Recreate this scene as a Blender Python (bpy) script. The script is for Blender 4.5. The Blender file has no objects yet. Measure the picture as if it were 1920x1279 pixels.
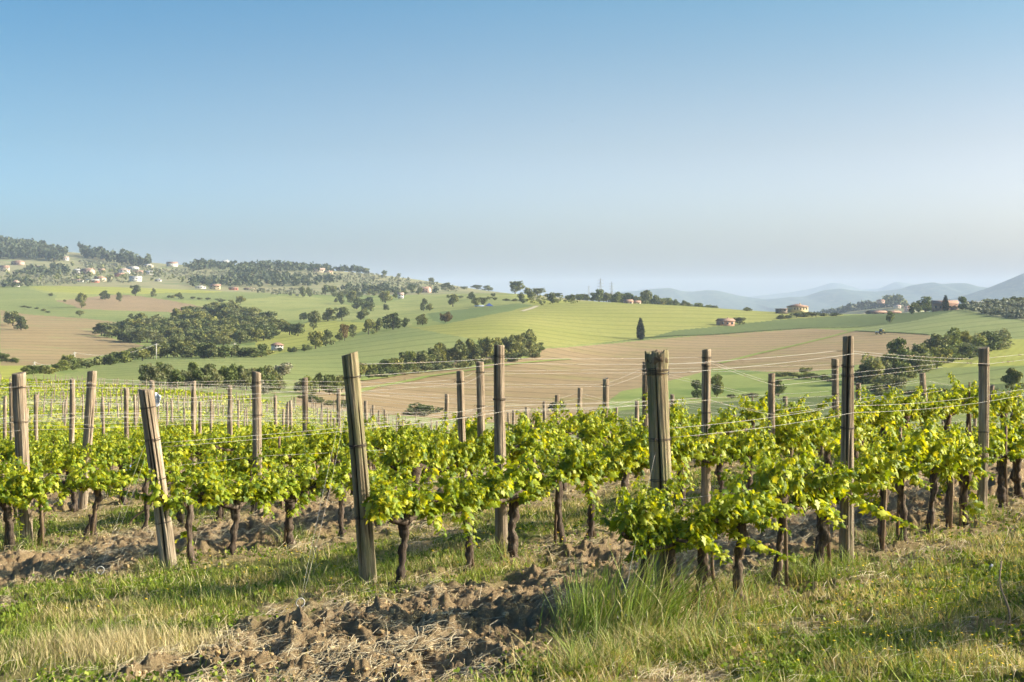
import bpy, math, random
import numpy as np

scene = bpy.context.scene
COL = scene.collection
# ------------------------------------------------------------------ camera, world, sun, exposure
F, CX, HY = 2667.0, 960.0, 570.0          # focal length in photo pixels, principal column, eye-level row
cam_d = bpy.data.cameras.new("camera")
cam_d.sensor_width = 36.0
cam_d.lens = 36.0 * F / 1920.0
cam_d.shift_y = -(639.5 - HY) / 1920.0
cam_d.clip_start, cam_d.clip_end = 0.1, 60000.0
cam_d.dof.use_dof = True
cam_d.dof.focus_distance = 11.5
cam_d.dof.aperture_fstop = 10.0
cam = bpy.data.objects.new("camera", cam_d)
cam.rotation_euler = (math.radians(90), 0, 0)
COL.objects.link(cam)
scene.camera = cam

SUN_EL, SUN_AZ = 25.0, 3.0               # azimuth measured from +X (right), negative = behind the camera
sd = (math.cos(math.radians(SUN_EL)) * math.cos(math.radians(SUN_AZ)),
      math.cos(math.radians(SUN_EL)) * math.sin(math.radians(SUN_AZ)), math.sin(math.radians(SUN_EL)))
w = bpy.data.worlds.new("World")
scene.world = w
w.use_nodes = True
nt = w.node_tree
nt.nodes.clear()
wo = nt.nodes.new("ShaderNodeOutputWorld")
bg = nt.nodes.new("ShaderNodeBackground")
sky = nt.nodes.new("ShaderNodeTexSky")
sky.sky_type = 'NISHITA'
sky.sun_disc = False
sky.sun_elevation = math.radians(SUN_EL)
sky.sun_rotation = math.radians(90.0 - SUN_AZ)
sky.altitude = 100
sky.air_density = 1.0
sky.dust_density = 3.6
sky.ozone_density = 6.0
bg.inputs[1].default_value = 0.0575
gm = nt.nodes.new("ShaderNodeGamma")
gm.inputs[1].default_value = 1.5
nt.links.new(sky.outputs[0], gm.inputs[0])
tn = nt.nodes.new("ShaderNodeMix"); tn.data_type = 'RGBA'; tn.blend_type = 'MULTIPLY'
tn.inputs[0].default_value = 1.0
tn.inputs[7].default_value = (0.90, 1.07, 0.98, 1)
nt.links.new(gm.outputs[0], tn.inputs[6])
# the clear evening air: whiter low down and towards the sun, deeper blue high up and away from it
tcw = nt.nodes.new("ShaderNodeTexCoord"); sxy = nt.nodes.new("ShaderNodeSeparateXYZ")
nt.links.new(tcw.outputs["Generated"], sxy.inputs[0])
def wramp(lo, hi, src, stops):
    mr = nt.nodes.new("ShaderNodeMapRange"); mr.inputs[1].default_value = lo; mr.inputs[2].default_value = hi
    nt.links.new(src, mr.inputs[0])
    r = nt.nodes.new("ShaderNodeValToRGB")
    while len(r.color_ramp.elements) < len(stops): r.color_ramp.elements.new(0.5)
    r.color_ramp.interpolation = 'B_SPLINE' if len(stops) > 3 else 'EASE'
    for e, (p, c) in zip(r.color_ramp.elements, stops):
        e.position = (p - lo) / (hi - lo); e.color = (c[0] / 4, c[1] / 4, c[2] / 4, 1)
    nt.links.new(mr.outputs[0], r.inputs[0])
    return r.outputs[0]
def wmul(a, b):
    m = nt.nodes.new("ShaderNodeMix"); m.data_type = 'RGBA'; m.blend_type = 'MULTIPLY'; m.inputs[0].default_value = 1.0
    nt.links.new(a, m.inputs[6]); nt.links.new(b, m.inputs[7]); return m.outputs[2]
wc = wmul(tn.outputs[2], wramp(0.0, 0.6, sxy.outputs["Z"], [(0.0, (3.5, 2.85, 2.95)), (0.05, (3.35, 2.55, 2.75)), (0.11, (2.75, 1.52, 1.20)), (0.20, (1.32, 1.22, 1.00)), (0.26, (1.0, 1.22, .98)), (0.6, (1, 1, 1))]))
wc = wmul(wc, wramp(-1.0, 1.0, sxy.outputs["X"], [(-1.0, (.60, .87, .96)), (-0.36, (.62, .88, .96)), (-0.1, (1.0, .99, .99)), (0.1, (1.08, 1.0, .94)), (0.36, (.94, .84, .79)), (1.0, (.96, .85, .79))]))
ws = nt.nodes.new("ShaderNodeVectorMath"); ws.operation = 'SCALE'; ws.inputs["Scale"].default_value = 16.0
nt.links.new(wc, ws.inputs[0])
nt.links.new(ws.outputs[0], bg.inputs[0])
nt.links.new(bg.outputs[0], wo.inputs[0])
sl = bpy.data.lights.new("sun", 'SUN')
sl.energy = 5.0
sl.angle = math.radians(0.53)
sl.color = (1.0, 0.90, 0.76)
so = bpy.data.objects.new("sun", sl)
from mathutils import Vector
so.rotation_euler = Vector(sd).to_track_quat('Z', 'Y').to_euler()
so.location = (60, -20, 60)
COL.objects.link(so)
vs = scene.view_settings
vs.view_transform = 'Standard'
vs.look = 'None'
vs.exposure = 0.86
vs.gamma = 1.0
vs.use_curve_mapping = False
cy = scene.cycles
cy.max_bounces = 7
cy.diffuse_bounces = 3
cy.glossy_bounces = 2
cy.transmission_bounces = 3
cy.transparent_max_bounces = 6
cy.volume_bounces = 1
cy.use_denoising = True
rng = np.random.default_rng(7)
random.seed(7)

# ------------------------------------------------------------------ helpers: noise
def _h(ix, iy, iz, s):
    n = (ix * 374761393 + iy * 668265263 + iz * 2147483647 + s * 1274126177) & 0xFFFFFFFF
    n = ((n ^ (n >> 13)) * 1274126177) & 0xFFFFFFFF
    n = ((n ^ (n >> 16)) * 2246822519) & 0xFFFFFFFF
    n = n ^ (n >> 15)
    return (n & 0xFFFFFF) / float(0xFFFFFF)

def vn2(x, y, s=0):
    x = np.asarray(x, float); y = np.asarray(y, float)
    ix = np.floor(x).astype(np.int64); iy = np.floor(y).astype(np.int64)
    fx = x - ix; fy = y - iy
    fx = fx * fx * fx * (fx * (fx * 6 - 15) + 10); fy = fy * fy * fy * (fy * (fy * 6 - 15) + 10)
    z = np.zeros_like(ix)
    a = _h(ix, iy, z, s); b = _h(ix + 1, iy, z, s); c = _h(ix, iy + 1, z, s); d = _h(ix + 1, iy + 1, z, s)
    return (a + (b - a) * fx) * (1 - fy) + (c + (d - c) * fx) * fy

def fbm2(x, y, s=0, o=4, g=0.5):
    v = 0; a = 1; t = 0; f = 1.0
    for i in range(o):
        v = v + a * vn2(np.asarray(x) * f + 17.3 * i, np.asarray(y) * f - 9.1 * i, s + i); t += a
        a *= g; f *= 2.03
    return v / t

def vn3(p, s=0):
    x, y, z = p[:, 0], p[:, 1], p[:, 2]
    i = np.floor(p).astype(np.int64); f = p - i
    f = f * f * (3 - 2 * f)
    r = 0
    for dx in (0, 1):
        for dy in (0, 1):
            for dz in (0, 1):
                wgt = (f[:, 0] if dx else 1 - f[:, 0]) * (f[:, 1] if dy else 1 - f[:, 1]) * (f[:, 2] if dz else 1 - f[:, 2])
                r = r + wgt * _h(i[:, 0] + dx, i[:, 1] + dy, i[:, 2] + dz, s)
    return r

def worley2(x, y, s=0):
    x = np.asarray(x, float); y = np.asarray(y, float)
    ix = np.floor(x).astype(np.int64); iy = np.floor(y).astype(np.int64)
    best = np.full(x.shape, 9.0); hid = np.zeros(x.shape)
    for dx in (-1, 0, 1):
        for dy in (-1, 0, 1):
            z = np.zeros_like(ix)
            px = ix + dx + _h(ix + dx, iy + dy, z, s); py = iy + dy + _h(ix + dx, iy + dy, z, s + 5)
            d = (px - x) ** 2 + (py - y) ** 2
            hh = _h(ix + dx, iy + dy, z, s + 9)
            m = d < best
            best = np.where(m, d, best); hid = np.where(m, hh, hid)
    return np.sqrt(best), hid

def sstep(a, b, x):
    t = np.clip((np.asarray(x, float) - a) / (b - a), 0, 1)
    return t * t * (3 - 2 * t)

# ------------------------------------------------------------------ helpers: meshes and objects
def mesh_np(name, V, faces, mats=(), smooth=False, attrs=None, fmat=None):
    """faces: list of (n,k) int arrays (k may differ between arrays)."""
    me = bpy.data.meshes.new(name)
    V = np.ascontiguousarray(V, dtype=np.float32)
    faces = [np.asarray(f, dtype=np.int32) for f in faces if len(f)]
    nl = sum(f.size for f in faces); nf = sum(len(f) for f in faces)
    me.vertices.add(len(V)); me.vertices.foreach_set("co", V.ravel())
    me.loops.add(nl); me.loops.foreach_set("vertex_index", np.concatenate([f.ravel() for f in faces]))
    starts = []; k0 = 0
    for f in faces:
        starts.append(k0 + np.arange(len(f), dtype=np.int32) * f.shape[1]); k0 += f.size
    me.polygons.add(nf); me.polygons.foreach_set("loop_start", np.concatenate(starts).astype(np.int32))
    if smooth:
        me.polygons.foreach_set("use_smooth", np.ones(nf, dtype=bool))
    for m in mats: me.materials.append(m)
    if fmat is not None:
        me.polygons.foreach_set("material_index", np.asarray(fmat, dtype=np.int32))
    if attrs:
        for an, (typ, arr) in attrs.items():
            a = me.attributes.new(an, typ, 'POINT')
            a.data.foreach_set("color" if typ == 'FLOAT_COLOR' else "value", np.ascontiguousarray(arr, dtype=np.float32).ravel())
    me.update(calc_edges=True)
    return me

class MB:
    """collects shapes, then links them as one mesh"""
    def __init__(s): s.V = []; s.F = {}; s.n = 0
    def add(s, V, faces):
        V = np.asarray(V, float)
        for f in faces:
            f = np.asarray(f, dtype=np.int32)
            if len(f): s.F.setdefault(f.shape[1], []).append(f + s.n)
        s.V.append(V); s.n += len(V)
    def mesh(s, name, mats=(), smooth=False):
        return mesh_np(name, np.concatenate(s.V), [np.concatenate(v) for v in s.F.values()], mats, smooth)
    def box(s, c, d, rz=0.0):
        x, y, z = [q / 2 for q in d]
        P = np.array([(-x, -y, -z), (x, -y, -z), (x, y, -z), (-x, y, -z), (-x, -y, z), (x, -y, z), (x, y, z), (-x, y, z)])
        ca, sa = math.cos(rz), math.sin(rz)
        P = np.stack([P[:, 0] * ca - P[:, 1] * sa + c[0], P[:, 0] * sa + P[:, 1] * ca + c[1], P[:, 2] + c[2]], 1)
        s.add(P, [[(0, 3, 2, 1), (4, 5, 6, 7), (0, 1, 5, 4), (1, 2, 6, 5), (2, 3, 7, 6), (3, 0, 4, 7)]])
    def tube(s, P, R, n=6, cap=True, jit=0.0, seed=0, nz=6.0):
        P = np.asarray(P, float); m = len(P); R = np.broadcast_to(np.asarray(R, float), (m,))
        T = np.gradient(P, axis=0); T /= np.linalg.norm(T, axis=1)[:, None] + 1e-9
        up = np.array((0, 0, 1.0)) if abs(T[:, 2]).mean() < 0.85 else np.array((1.0, 0, 0))
        A = np.cross(T, up); A /= np.linalg.norm(A, axis=1)[:, None] + 1e-9
        B = np.cross(T, A)
        a = np.arange(n) * 2 * math.pi / n
        ring = A[:, None, :] * np.cos(a)[None, :, None] + B[:, None, :] * np.sin(a)[None, :, None]
        rr = np.ones((m, n))
        if jit:
            q = (P[:, None, :] + ring * R[:, None, None]).reshape(-1, 3)
            rr = 1 + jit * (vn3(q * nz * 4, seed).reshape(m, n) * 2 - 1) + jit * 0.8 * (vn3(q * nz * 11, seed + 3).reshape(m, n) * 2 - 1)
        V = P[:, None, :] + ring * (R[:, None] * rr)[:, :, None]
        V = V.reshape(-1, 3)
        i = np.arange(m - 1)[:, None] * n + np.arange(n)[None, :]
        j = np.arange(m - 1)[:, None] * n + (np.arange(n)[None, :] + 1) % n
        quads = np.stack([i, j, j + n, i + n], -1).reshape(-1, 4)
        s.add(V, [quads])
        if cap:
            base = s.n
            s.add(np.array([P[0], P[-1]]), [])
            o = base - m * n
            k = np.arange(n)
            t0 = np.stack([o + (k + 1) % n, o + k, np.full(n, base)], 1)
            t1 = np.stack([o + (m - 1) * n + k, o + (m - 1) * n + (k + 1) % n, np.full(n, base + 1)], 1)
            s.F.setdefault(3, []).append(np.concatenate([t0, t1]).astype(np.int32))

def link(name, me, parent=None, loc=None, rz=None, kind=None, label=None, cat=None, group=None):
    o = bpy.data.objects.new(name, me)
    COL.objects.link(o)
    if parent is not None: o.parent = parent
    if loc is not None: o.location = loc
    if rz is not None: o.rotation_euler = (0, 0, rz)
    if kind: o["kind"] = kind
    if label: o["label"] = label
    if cat: o["category"] = cat
    if group: o["group"] = group
    return o

# ------------------------------------------------------------------ helpers: materials
def new_mat(name):
    m = bpy.data.materials.new(name); m.use_nodes = True
    n = m.node_tree; b = n.nodes["Principled BSDF"]
    b.inputs["Specular IOR Level"].default_value = 0.25
    b.inputs["Roughness"].default_value = 0.85
    return m, n, b

def N(n, typ, **kw):
    nd = n.nodes.new(typ)
    for k, v in kw.items(): setattr(nd, k, v)
    return nd

def ramp(n, fac, stops):
    r = N(n, "ShaderNodeValToRGB")
    while len(r.color_ramp.elements) < len(stops): r.color_ramp.elements.new(0.5)
    for e, (p, c) in zip(r.color_ramp.elements, stops):
        e.position = p; e.color = (*c, 1) if len(c) == 3 else c
    n.links.new(fac, r.inputs[0])
    return r.outputs[0]

def noise(n, vec, scale, detail=4, rough=0.55):
    t = N(n, "ShaderNodeTexNoise")
    t.inputs["Scale"].default_value = scale; t.inputs["Detail"].default_value = detail; t.inputs["Roughness"].default_value = rough
    if vec is not None: n.links.new(vec, t.inputs["Vector"])
    return t.outputs["Fac"]

def coord(n, which="Object", scale=(1, 1, 1), rot=(0, 0, 0)):
    tc = N(n, "ShaderNodeTexCoord"); mp = N(n, "ShaderNodeMapping")
    mp.inputs["Scale"].default_value = scale; mp.inputs["Rotation"].default_value = rot
    n.links.new(tc.outputs[which], mp.inputs["Vector"])
    return mp.outputs[0]

def mixc(n, fac, a, b, mode='MIX'):
    m = N(n, "ShaderNodeMix", data_type='RGBA', blend_type=mode)
    for sock, v in ((m.inputs[0], fac), (m.inputs[6], a), (m.inputs[7], b)):
        if hasattr(v, "is_linked"): n.links.new(v, sock)
        elif isinstance(v, (int, float)): sock.default_value = v
        else: sock.default_value = (*v, 1)
    return m.outputs[2]

def bump(n, b, h, strength=0.5, dist=0.02):
    bp = N(n, "ShaderNodeBump"); bp.inputs["Strength"].default_value = strength; bp.inputs["Distance"].default_value = dist
    n.links.new(h, bp.inputs["Height"]); n.links.new(bp.outputs[0], b.inputs["Normal"])

def plain(name, c, rough=0.8, var=0.25, scale=3.0):
    m, n, b = new_mat(name)
    f = noise(n, coord(n), scale)
    lo = tuple(q * (1 - var) for q in c); hi = tuple(min(1, q * (1 + var)) for q in c)
    n.links.new(ramp(n, f, [(0.3, lo), (0.7, hi)]), b.inputs["Base Color"])
    b.inputs["Roughness"].default_value = rough
    return m

def leafy(name, stops, trans=0.35, use_attr=False, tint=(1.25, 1.2, 0.5), rough=0.5, spec=0.35, objvar=0.0):
    """thin leaves: each leaf its own tone, some light passes through"""
    m, n, b = new_mat(name)
    if use_attr:
        at = N(n, "ShaderNodeAttribute", attribute_name="col"); c = at.outputs["Color"]
    else:
        g = N(n, "ShaderNodeNewGeometry"); c = ramp(n, g.outputs["Random Per Island"], stops)
    if objvar:
        oi = N(n, "ShaderNodeObjectInfo")
        c = mixc(n, 1.0, c, ramp(n, oi.outputs["Random"], [(0, (1 - objvar, 1 - objvar * .8, 1 - objvar)), (0.5, (1, 1, 1)), (1, (1 + objvar, 1 + objvar * .7, 1 - objvar * .4))]), 'MULTIPLY')
    n.links.new(c, b.inputs["Base Color"])
    b.inputs["Roughness"].default_value = rough; b.inputs["Specular IOR Level"].default_value = spec
    t = N(n, "ShaderNodeBsdfTranslucent"); ms = N(n, "ShaderNodeMixShader")
    n.links.new(mixc(n, 1.0, c, tint, 'MULTIPLY'), t.inputs["Color"])
    ms.inputs[0].default_value = trans
    n.links.new(b.outputs[0], ms.inputs[1]); n.links.new(t.outputs[0], ms.inputs[2])
    n.links.new(ms.outputs[0], n.nodes["Material Output"].inputs["Surface"])
    return m
# ------------------------------------------------------------------ terrain: height as a function of bearing u = x / y and distance y
def plane_z(x, y): return -1.775 + 0.052 * x - 0.033 * y
KN = {  # bearing column in photo pixels -> (distance, height) knots beyond the near slope
 -700: [(30,-4.6),(60,-7),(100,-9),(180,-11.5),(300,-15),(430,-19.5),(700,-16),(1000,-7),(1300,8),(1600,22),(1800,31),(2000,48),(2300,76),(2600,108),(2900,115),(3600,70)],
 0: [(30,-3.65),(45,-4.8),(60,-5.7),(80,-6.9),(120,-8.7),(180,-10.6),(210,-11.6),(300,-14),(420,-18.2),(520,-20),(700,-17),(1000,-9.5),(1150,-4.5),(1300,5),(1500,16),(1600,20.5),(1800,30),(2000,45),(2300,71),(2600,104),(2800,112),(3500,60)],
 160: [(30,-3.6),(45,-4.75),(60,-5.7),(80,-7.0),(120,-9.0),(180,-11.0),(210,-12.1),(300,-16),(420,-19.5),(520,-21.5),(600,-22),(700,-21),(1000,-11.5),(1150,-3.5),(1300,3.5),(1500,14),(1600,22.5),(1650,24),(1800,31),(2000,42),(2300,64),(2600,96),(2800,104),(3500,60)],
 320: [(30,-3.5),(45,-4.7),(60,-5.7),(80,-6.9),(120,-9.3),(180,-11.6),(250,-14.8),(320,-16),(420,-18),(520,-19.7),(600,-21),(700,-21.5),(900,-18),(1000,-12),(1150,-6),(1300,-1),(1500,11),(1600,19),(1700,21),(2000,40),(2300,60),(2500,70),(2800,68),(3500,40)],
 480: [(24,-3.0),(30,-3.6),(45,-4.9),(60,-6.1),(80,-7.3),(120,-9.6),(160,-11.2),(250,-16.2),(320,-18),(420,-19),(520,-19.5),(600,-20),(700,-20),(900,-16.5),(1000,-12.5),(1150,-7),(1300,-1),(1500,9),(1700,17),(2000,36),(2300,60),(2500,68),(2800,66),(3500,40)],
 640: [(24,-3.0),(30,-3.65),(45,-5.0),(60,-6.3),(80,-7.6),(120,-9.9),(180,-14),(250,-17.5),(320,-20),(420,-21),(480,-21),(520,-20.5),(600,-18.5),(650,-17),(700,-16),(900,-13),(1000,-10),(1150,-5),(1300,-1),(1500,6),(1700,15),(2000,34),(2300,53),(2500,60),(2800,55),(3500,30)],
 800: [(24,-3.02),(30,-3.75),(45,-5.2),(60,-6.7),(80,-8.4),(110,-10.6),(180,-14.5),(250,-19),(320,-21.5),(420,-22.5),(470,-22),(520,-20),(600,-15.5),(700,-11.5),(900,-9),(1000,-7),(1150,-3),(1300,1),(1500,7),(1700,14),(2000,30),(2300,40),(2500,41),(2800,36),(3500,20)],
 960: [(24,-3.02),(30,-3.8),(45,-5.3),(60,-6.9),(80,-8.9),(120,-12.2),(180,-15.6),(250,-20),(320,-22.5),(420,-23),(500,-21.5),(560,-19),(700,-10),(800,-6),(900,-3.2),(1000,-1),(1150,4),(1300,10),(1400,13),(1600,13.5),(2000,15),(3500,0)],
 1120: [(24,-3.0),(30,-3.8),(45,-5.3),(60,-6.9),(80,-8.9),(120,-12.1),(180,-15.2),(250,-20),(320,-22.5),(420,-24),(520,-24),(600,-23),(700,-20),(800,-14),(900,-6),(1000,1.2),(1060,2),(1150,2.4),(1300,2.8),(1600,0),(3500,-15)],
 1280: [(24,-2.98),(30,-3.78),(45,-5.25),(60,-6.85),(80,-8.8),(120,-12.0),(180,-14.8),(250,-20),(320,-22),(420,-23.5),(520,-24),(600,-23),(700,-21),(800,-18),(900,-10),(1000,-1),(1060,-.4),(1150,-3),(1300,-8),(1600,-15),(3500,-25)],
 1440: [(24,-2.95),(30,-3.72),(45,-5.2),(60,-6.8),(80,-8.7),(120,-11.8),(180,-14.4),(250,-19.5),(320,-21.5),(420,-22),(520,-22.5),(600,-22),(700,-20.5),(800,-18),(870,-16.3),(900,-14.5),(1000,-7),(1060,-5.3),(1150,-7),(1300,-10),(1600,-20),(3500,-35)],
 1600: [(24,-2.9),(30,-3.6),(45,-5.1),(60,-6.7),(80,-8.6),(120,-11.6),(180,-14.1),(250,-19),(320,-21),(420,-21),(520,-21),(600,-20),(700,-18),(800,-15.5),(870,-14),(900,-12.6),(1000,-8),(1060,-7.4),(1300,-15),(1600,-25),(3500,-45)],
 1760: [(24,-2.85),(30,-3.5),(45,-5.0),(60,-6.6),(80,-8.5),(120,-11.4),(180,-14),(250,-18.5),(320,-20),(420,-20),(520,-19.5),(600,-18.5),(700,-15.5),(800,-9),(900,-5),(950,-4.3),(1060,-6),(1300,-12),(1600,-20),(3500,-38)],
 1920: [(24,-2.8),(30,-3.45),(45,-4.9),(60,-6.5),(80,-8.4),(120,-11),(180,-13.5),(250,-17),(320,-18.5),(420,-19),(520,-18),(600,-16.5),(650,-15.5),(700,-13),(780,-8.7),(850,-4),(900,.5),(960,2),(1100,0),(1300,-5),(1600,-10),(3500,-38)],
 2600: [(24,-2.6),(30,-3.1),(60,-5.6),(120,-8),(250,-14),(420,-15),(650,-10),(800,-4),(950,4),(1300,2),(1600,-5),(3500,-38)],
}
UG = np.linspace(-0.72, 0.72, 289)
LG = np.linspace(math.log(14.0), math.log(20000.0), 420)
def _build_grid():
    cols = sorted(KN); uc = [(c - CX) / F for c in cols]
    rows = []
    for c, u in zip(cols, uc):
        k = [(d, plane_z(u * d, d)) for d in (10, 14, 18, 21)] + KN[c] + [(6000, -46), (20000, -46)]
        d = np.log([q[0] for q in k]); z = np.array([q[1] for q in k], float)
        rows.append(np.interp(LG, d, z))
    R = np.array(rows)
    G = np.empty((len(UG), len(LG)))
    for j in range(len(LG)): G[:, j] = np.interp(UG, uc, R[:, j])
    def sm(A, sig, ax):
        r = int(sig * 3) + 1; k = np.exp(-0.5 * (np.arange(-r, r + 1) / sig) ** 2); k /= k.sum()
        P = np.pad(A, [(r, r) if i == ax else (0, 0) for i in (0, 1)], mode='edge')
        return sum(k[i] * np.take(P, np.arange(i, i + A.shape[ax]), axis=ax) for i in range(2 * r + 1))
    return sm(sm(G, 4.0, 0), 2.2, 1)
GRID = _build_grid()
def Z0(x, y):
    """smooth ground height"""
    x = np.asarray(x, float); y = np.asarray(y, float)
    yy = np.maximum(y, 1.0)
    u = np.clip(x / yy, UG[0], UG[-1] - 1e-6); l = np.clip(np.log(yy), LG[0], LG[-1] - 1e-6)
    a = (u - UG[0]) / (UG[1] - UG[0]); b = (l - LG[0]) / (LG[1] - LG[0])
    i = np.minimum(a.astype(int), len(UG) - 2); j = np.minimum(b.astype(int), len(LG) - 2); a = a - i; b = b - j
    g = (GRID[i, j] * (1 - a) + GRID[i + 1, j] * a) * (1 - b) + (GRID[i, j + 1] * (1 - a) + GRID[i + 1, j + 1] * a) * b
    k = sstep(16, 26, yy)
    return plane_z(x, y) * (1 - k) + g * k

# vineyard rows: position = t * D + s * S, rows at s = S0 - ROWGAP * k
ROWA = math.atan2(0.79, 0.61)
DIR = np.array((math.cos(ROWA), math.sin(ROWA))); SID = np.array((math.sin(ROWA), -math.cos(ROWA)))
S0, ROWGAP = -4.66, 2.74
def ts(x, y): return x * DIR[0] + y * DIR[1], x * SID[0] + y * SID[1]
def row_s(k): return S0 - ROWGAP * k
def xy(t, s): return t * DIR[0] + s * SID[0], t * DIR[1] + s * SID[1]
def row_end(k): return {0: 7.6, 1: 8.05, 2: 8.0, 3: 8.55, 4: 8.7}.get(k, 8.9 + 0.03 * k)
def vine_edge(u):
    return np.interp(u * F + CX, [0, 160, 320, 480, 640, 800, 960, 1280, 1920], [205, 203, 190, 160, 130, 110, 92, 80, 72])

def soil_mask(x, y, rough=False):
    """1 on the tilled strips between alternate rows, 0 on the grassed ones"""
    t, s = ts(x, y)
    wob = (fbm2(x * 0.9, y * 0.9, 3, 4) - 0.5) * 1.3
    j = np.round((S0 - ROWGAP * 0.5 - s) / (2 * ROWGAP))
    j = np.maximum(j, 0)
    c = S0 - ROWGAP * 0.5 - 2 * ROWGAP * j
    m = 1 - sstep(0.85, 1.35, np.abs(s - c) + wob * 0.8)
    tend = np.where(j == 0, 5.0, 5.55)
    m = m * sstep(-0.35, 0.45, t - tend + wob * 0.8)
    k = np.round((S0 - s) / ROWGAP)      # bare earth under the vines themselves
    m2 = (1 - sstep(0.15, 0.6, np.abs(s - (S0 - ROWGAP * k)) + wob * 0.9)) * sstep(7.2, 9.0, t + wob * 2) * (k >= 0)
    patch = sstep(0.66, 0.74, fbm2(x * 1.3 + 40, y * 1.3, 21, 3)) * 0.8
    if rough: return np.clip(np.maximum(m, m2 * 0.4), 0, 1)
    return np.clip(np.maximum(np.maximum(m, m2 * 0.75), patch), 0, 1)

def clods(x, y, m):
    wx = x + (fbm2(x * 7, y * 7, 61, 3) - .5) * .16; wy = y + (fbm2(x * 7 + 5, y * 7, 62, 3) - .5) * .16
    a, ha = worley2(wx * 3.6, wy * 3.6, 11)
    b, hb = worley2(wx * 8.5 + 3, wy * 8.5, 13)
    c, hc = worley2(wx * 19, wy * 19 + 5, 15)
    d, hd = worley2(wx * 37, wy * 37 + 5, 17)
    h = np.clip(1 - a * 1.5, 0, 1) ** 0.6 * 0.105 * sstep(.5, 1.0, ha) + np.clip(1 - b * 1.4, 0, 1) ** 0.6 * 0.072 * hb ** 1.5 + np.clip(1 - c * 1.3, 0, 1) ** .7 * 0.045 * hc + np.clip(1 - d * 1.2, 0, 1) * 0.022 * hd
    rg = 1 - np.abs(fbm2(x * 2.6, y * 2.6, 35, 4, .55) * 2 - 1)
    h = h * .8 - .055 + (rg - .6) * .17 + (fbm2(x * 33, y * 33, 37, 3, .7) - .5) * .045 + (fbm2(x * 14, y * 14, 33, 4, .65) - .5) * .075
    g = (fbm2(x * 0.8, y * 0.8, 41, 5) - 0.5) * 0.10 + (fbm2(x * 5, y * 5, 43, 3) - 0.5) * 0.07 + (fbm2(x * 15, y * 15, 45, 3) - 0.5) * 0.06
    return h * m + g * (1 - 0.5 * m)
def Z(x, y):
    z = Z0(x, y); y = np.asarray(y, float)
    near = y < 60
    if np.any(near):
        m = soil_mask(x, y, True)
        z = z + np.where(near, clods(np.asarray(x, float), y, m) * (1 - sstep(35, 58, y)), 0)
    return z
def gp(px, py, dmin=5.0, dmax=6000.0):
    """first ground point seen through a photo pixel"""
    u, v = (px - CX) / F, (HY - py) / F
    d = np.exp(np.linspace(math.log(dmin), math.log(dmax), 4000))
    q = v * d - Z0(u * d, d)
    i = np.nonzero(q < 0)[0]
    i = i[0] if len(i) else int(np.argmin(np.abs(q)))
    dd = d[i]
    return float(u * dd), float(dd), float(Z0(u * dd, dd))
def gxyz(x, y): return (float(x), float(y), float(Z(np.array([x]), np.array([y]))[0]))

# ------------------------------------------------------------------ ground and field materials
def field_mat(name, c1, c2, ang=0.0, stripe=0.0, amount=0.0, c3=None, tram=0.014):
    m, n, b = new_mat(name)
    v = coord(n)
    f = noise(n, v, 0.012, 6, 0.6)
    col = ramp(n, f, [(0.32, c1), (0.68, c2)])
    if c3 is not None:
        f3 = noise(n, v, 0.03, 5, 0.6)
        col = mixc(n, ramp(n, f3, [(0.52, (0, 0, 0)), (0.66, (1, 1, 1))]), col, c3)
    f2 = noise(n, v, 0.35, 5, 0.7)
    col = mixc(n, 1.0, col, ramp(n, f2, [(0.25, (0.82, 0.82, 0.8)), (0.75, (1.15, 1.15, 1.12))]), 'MULTIPLY')
    if stripe:
        wv = N(n, "ShaderNodeTexWave", wave_type='BANDS')
        wv.inputs["Scale"].default_value = stripe; wv.inputs["Distortion"].default_value = 3.0
        wv.inputs["Detail"].default_value = 3; wv.inputs["Detail Scale"].default_value = 0.6
        vv = coord(n, rot=(0, 0, ang)); n.links.new(vv, wv.inputs["Vector"])
        k = 1 - amount
        col = mixc(n, 1.0, col, ramp(n, wv.outputs["Fac"], [(0.2, (k, k, k)), (0.8, (1, 1, 1))]), 'MULTIPLY')
        if tram:
            w2 = N(n, "ShaderNodeTexWave", wave_type='BANDS'); w2.inputs["Scale"].default_value = tram; w2.inputs["Distortion"].default_value = 1.2; w2.inputs["Detail Scale"].default_value = 0.2
            n.links.new(coord(n, rot=(0, 0, ang)), w2.inputs["Vector"])
            col = mixc(n, 1.0, col, ramp(n, w2.outputs["Fac"], [(0.02, (.74, .76, .74)), (0.10, (1, 1, 1))]), 'MULTIPLY')
    n.links.new(col, b.inputs["Base Color"])
    b.inputs["Roughness"].default_value = 1.0; b.inputs["Specular IOR Level"].default_value = 0.05
    bump(n, b, f2, 0.6, 0.6)
    return m

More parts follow.
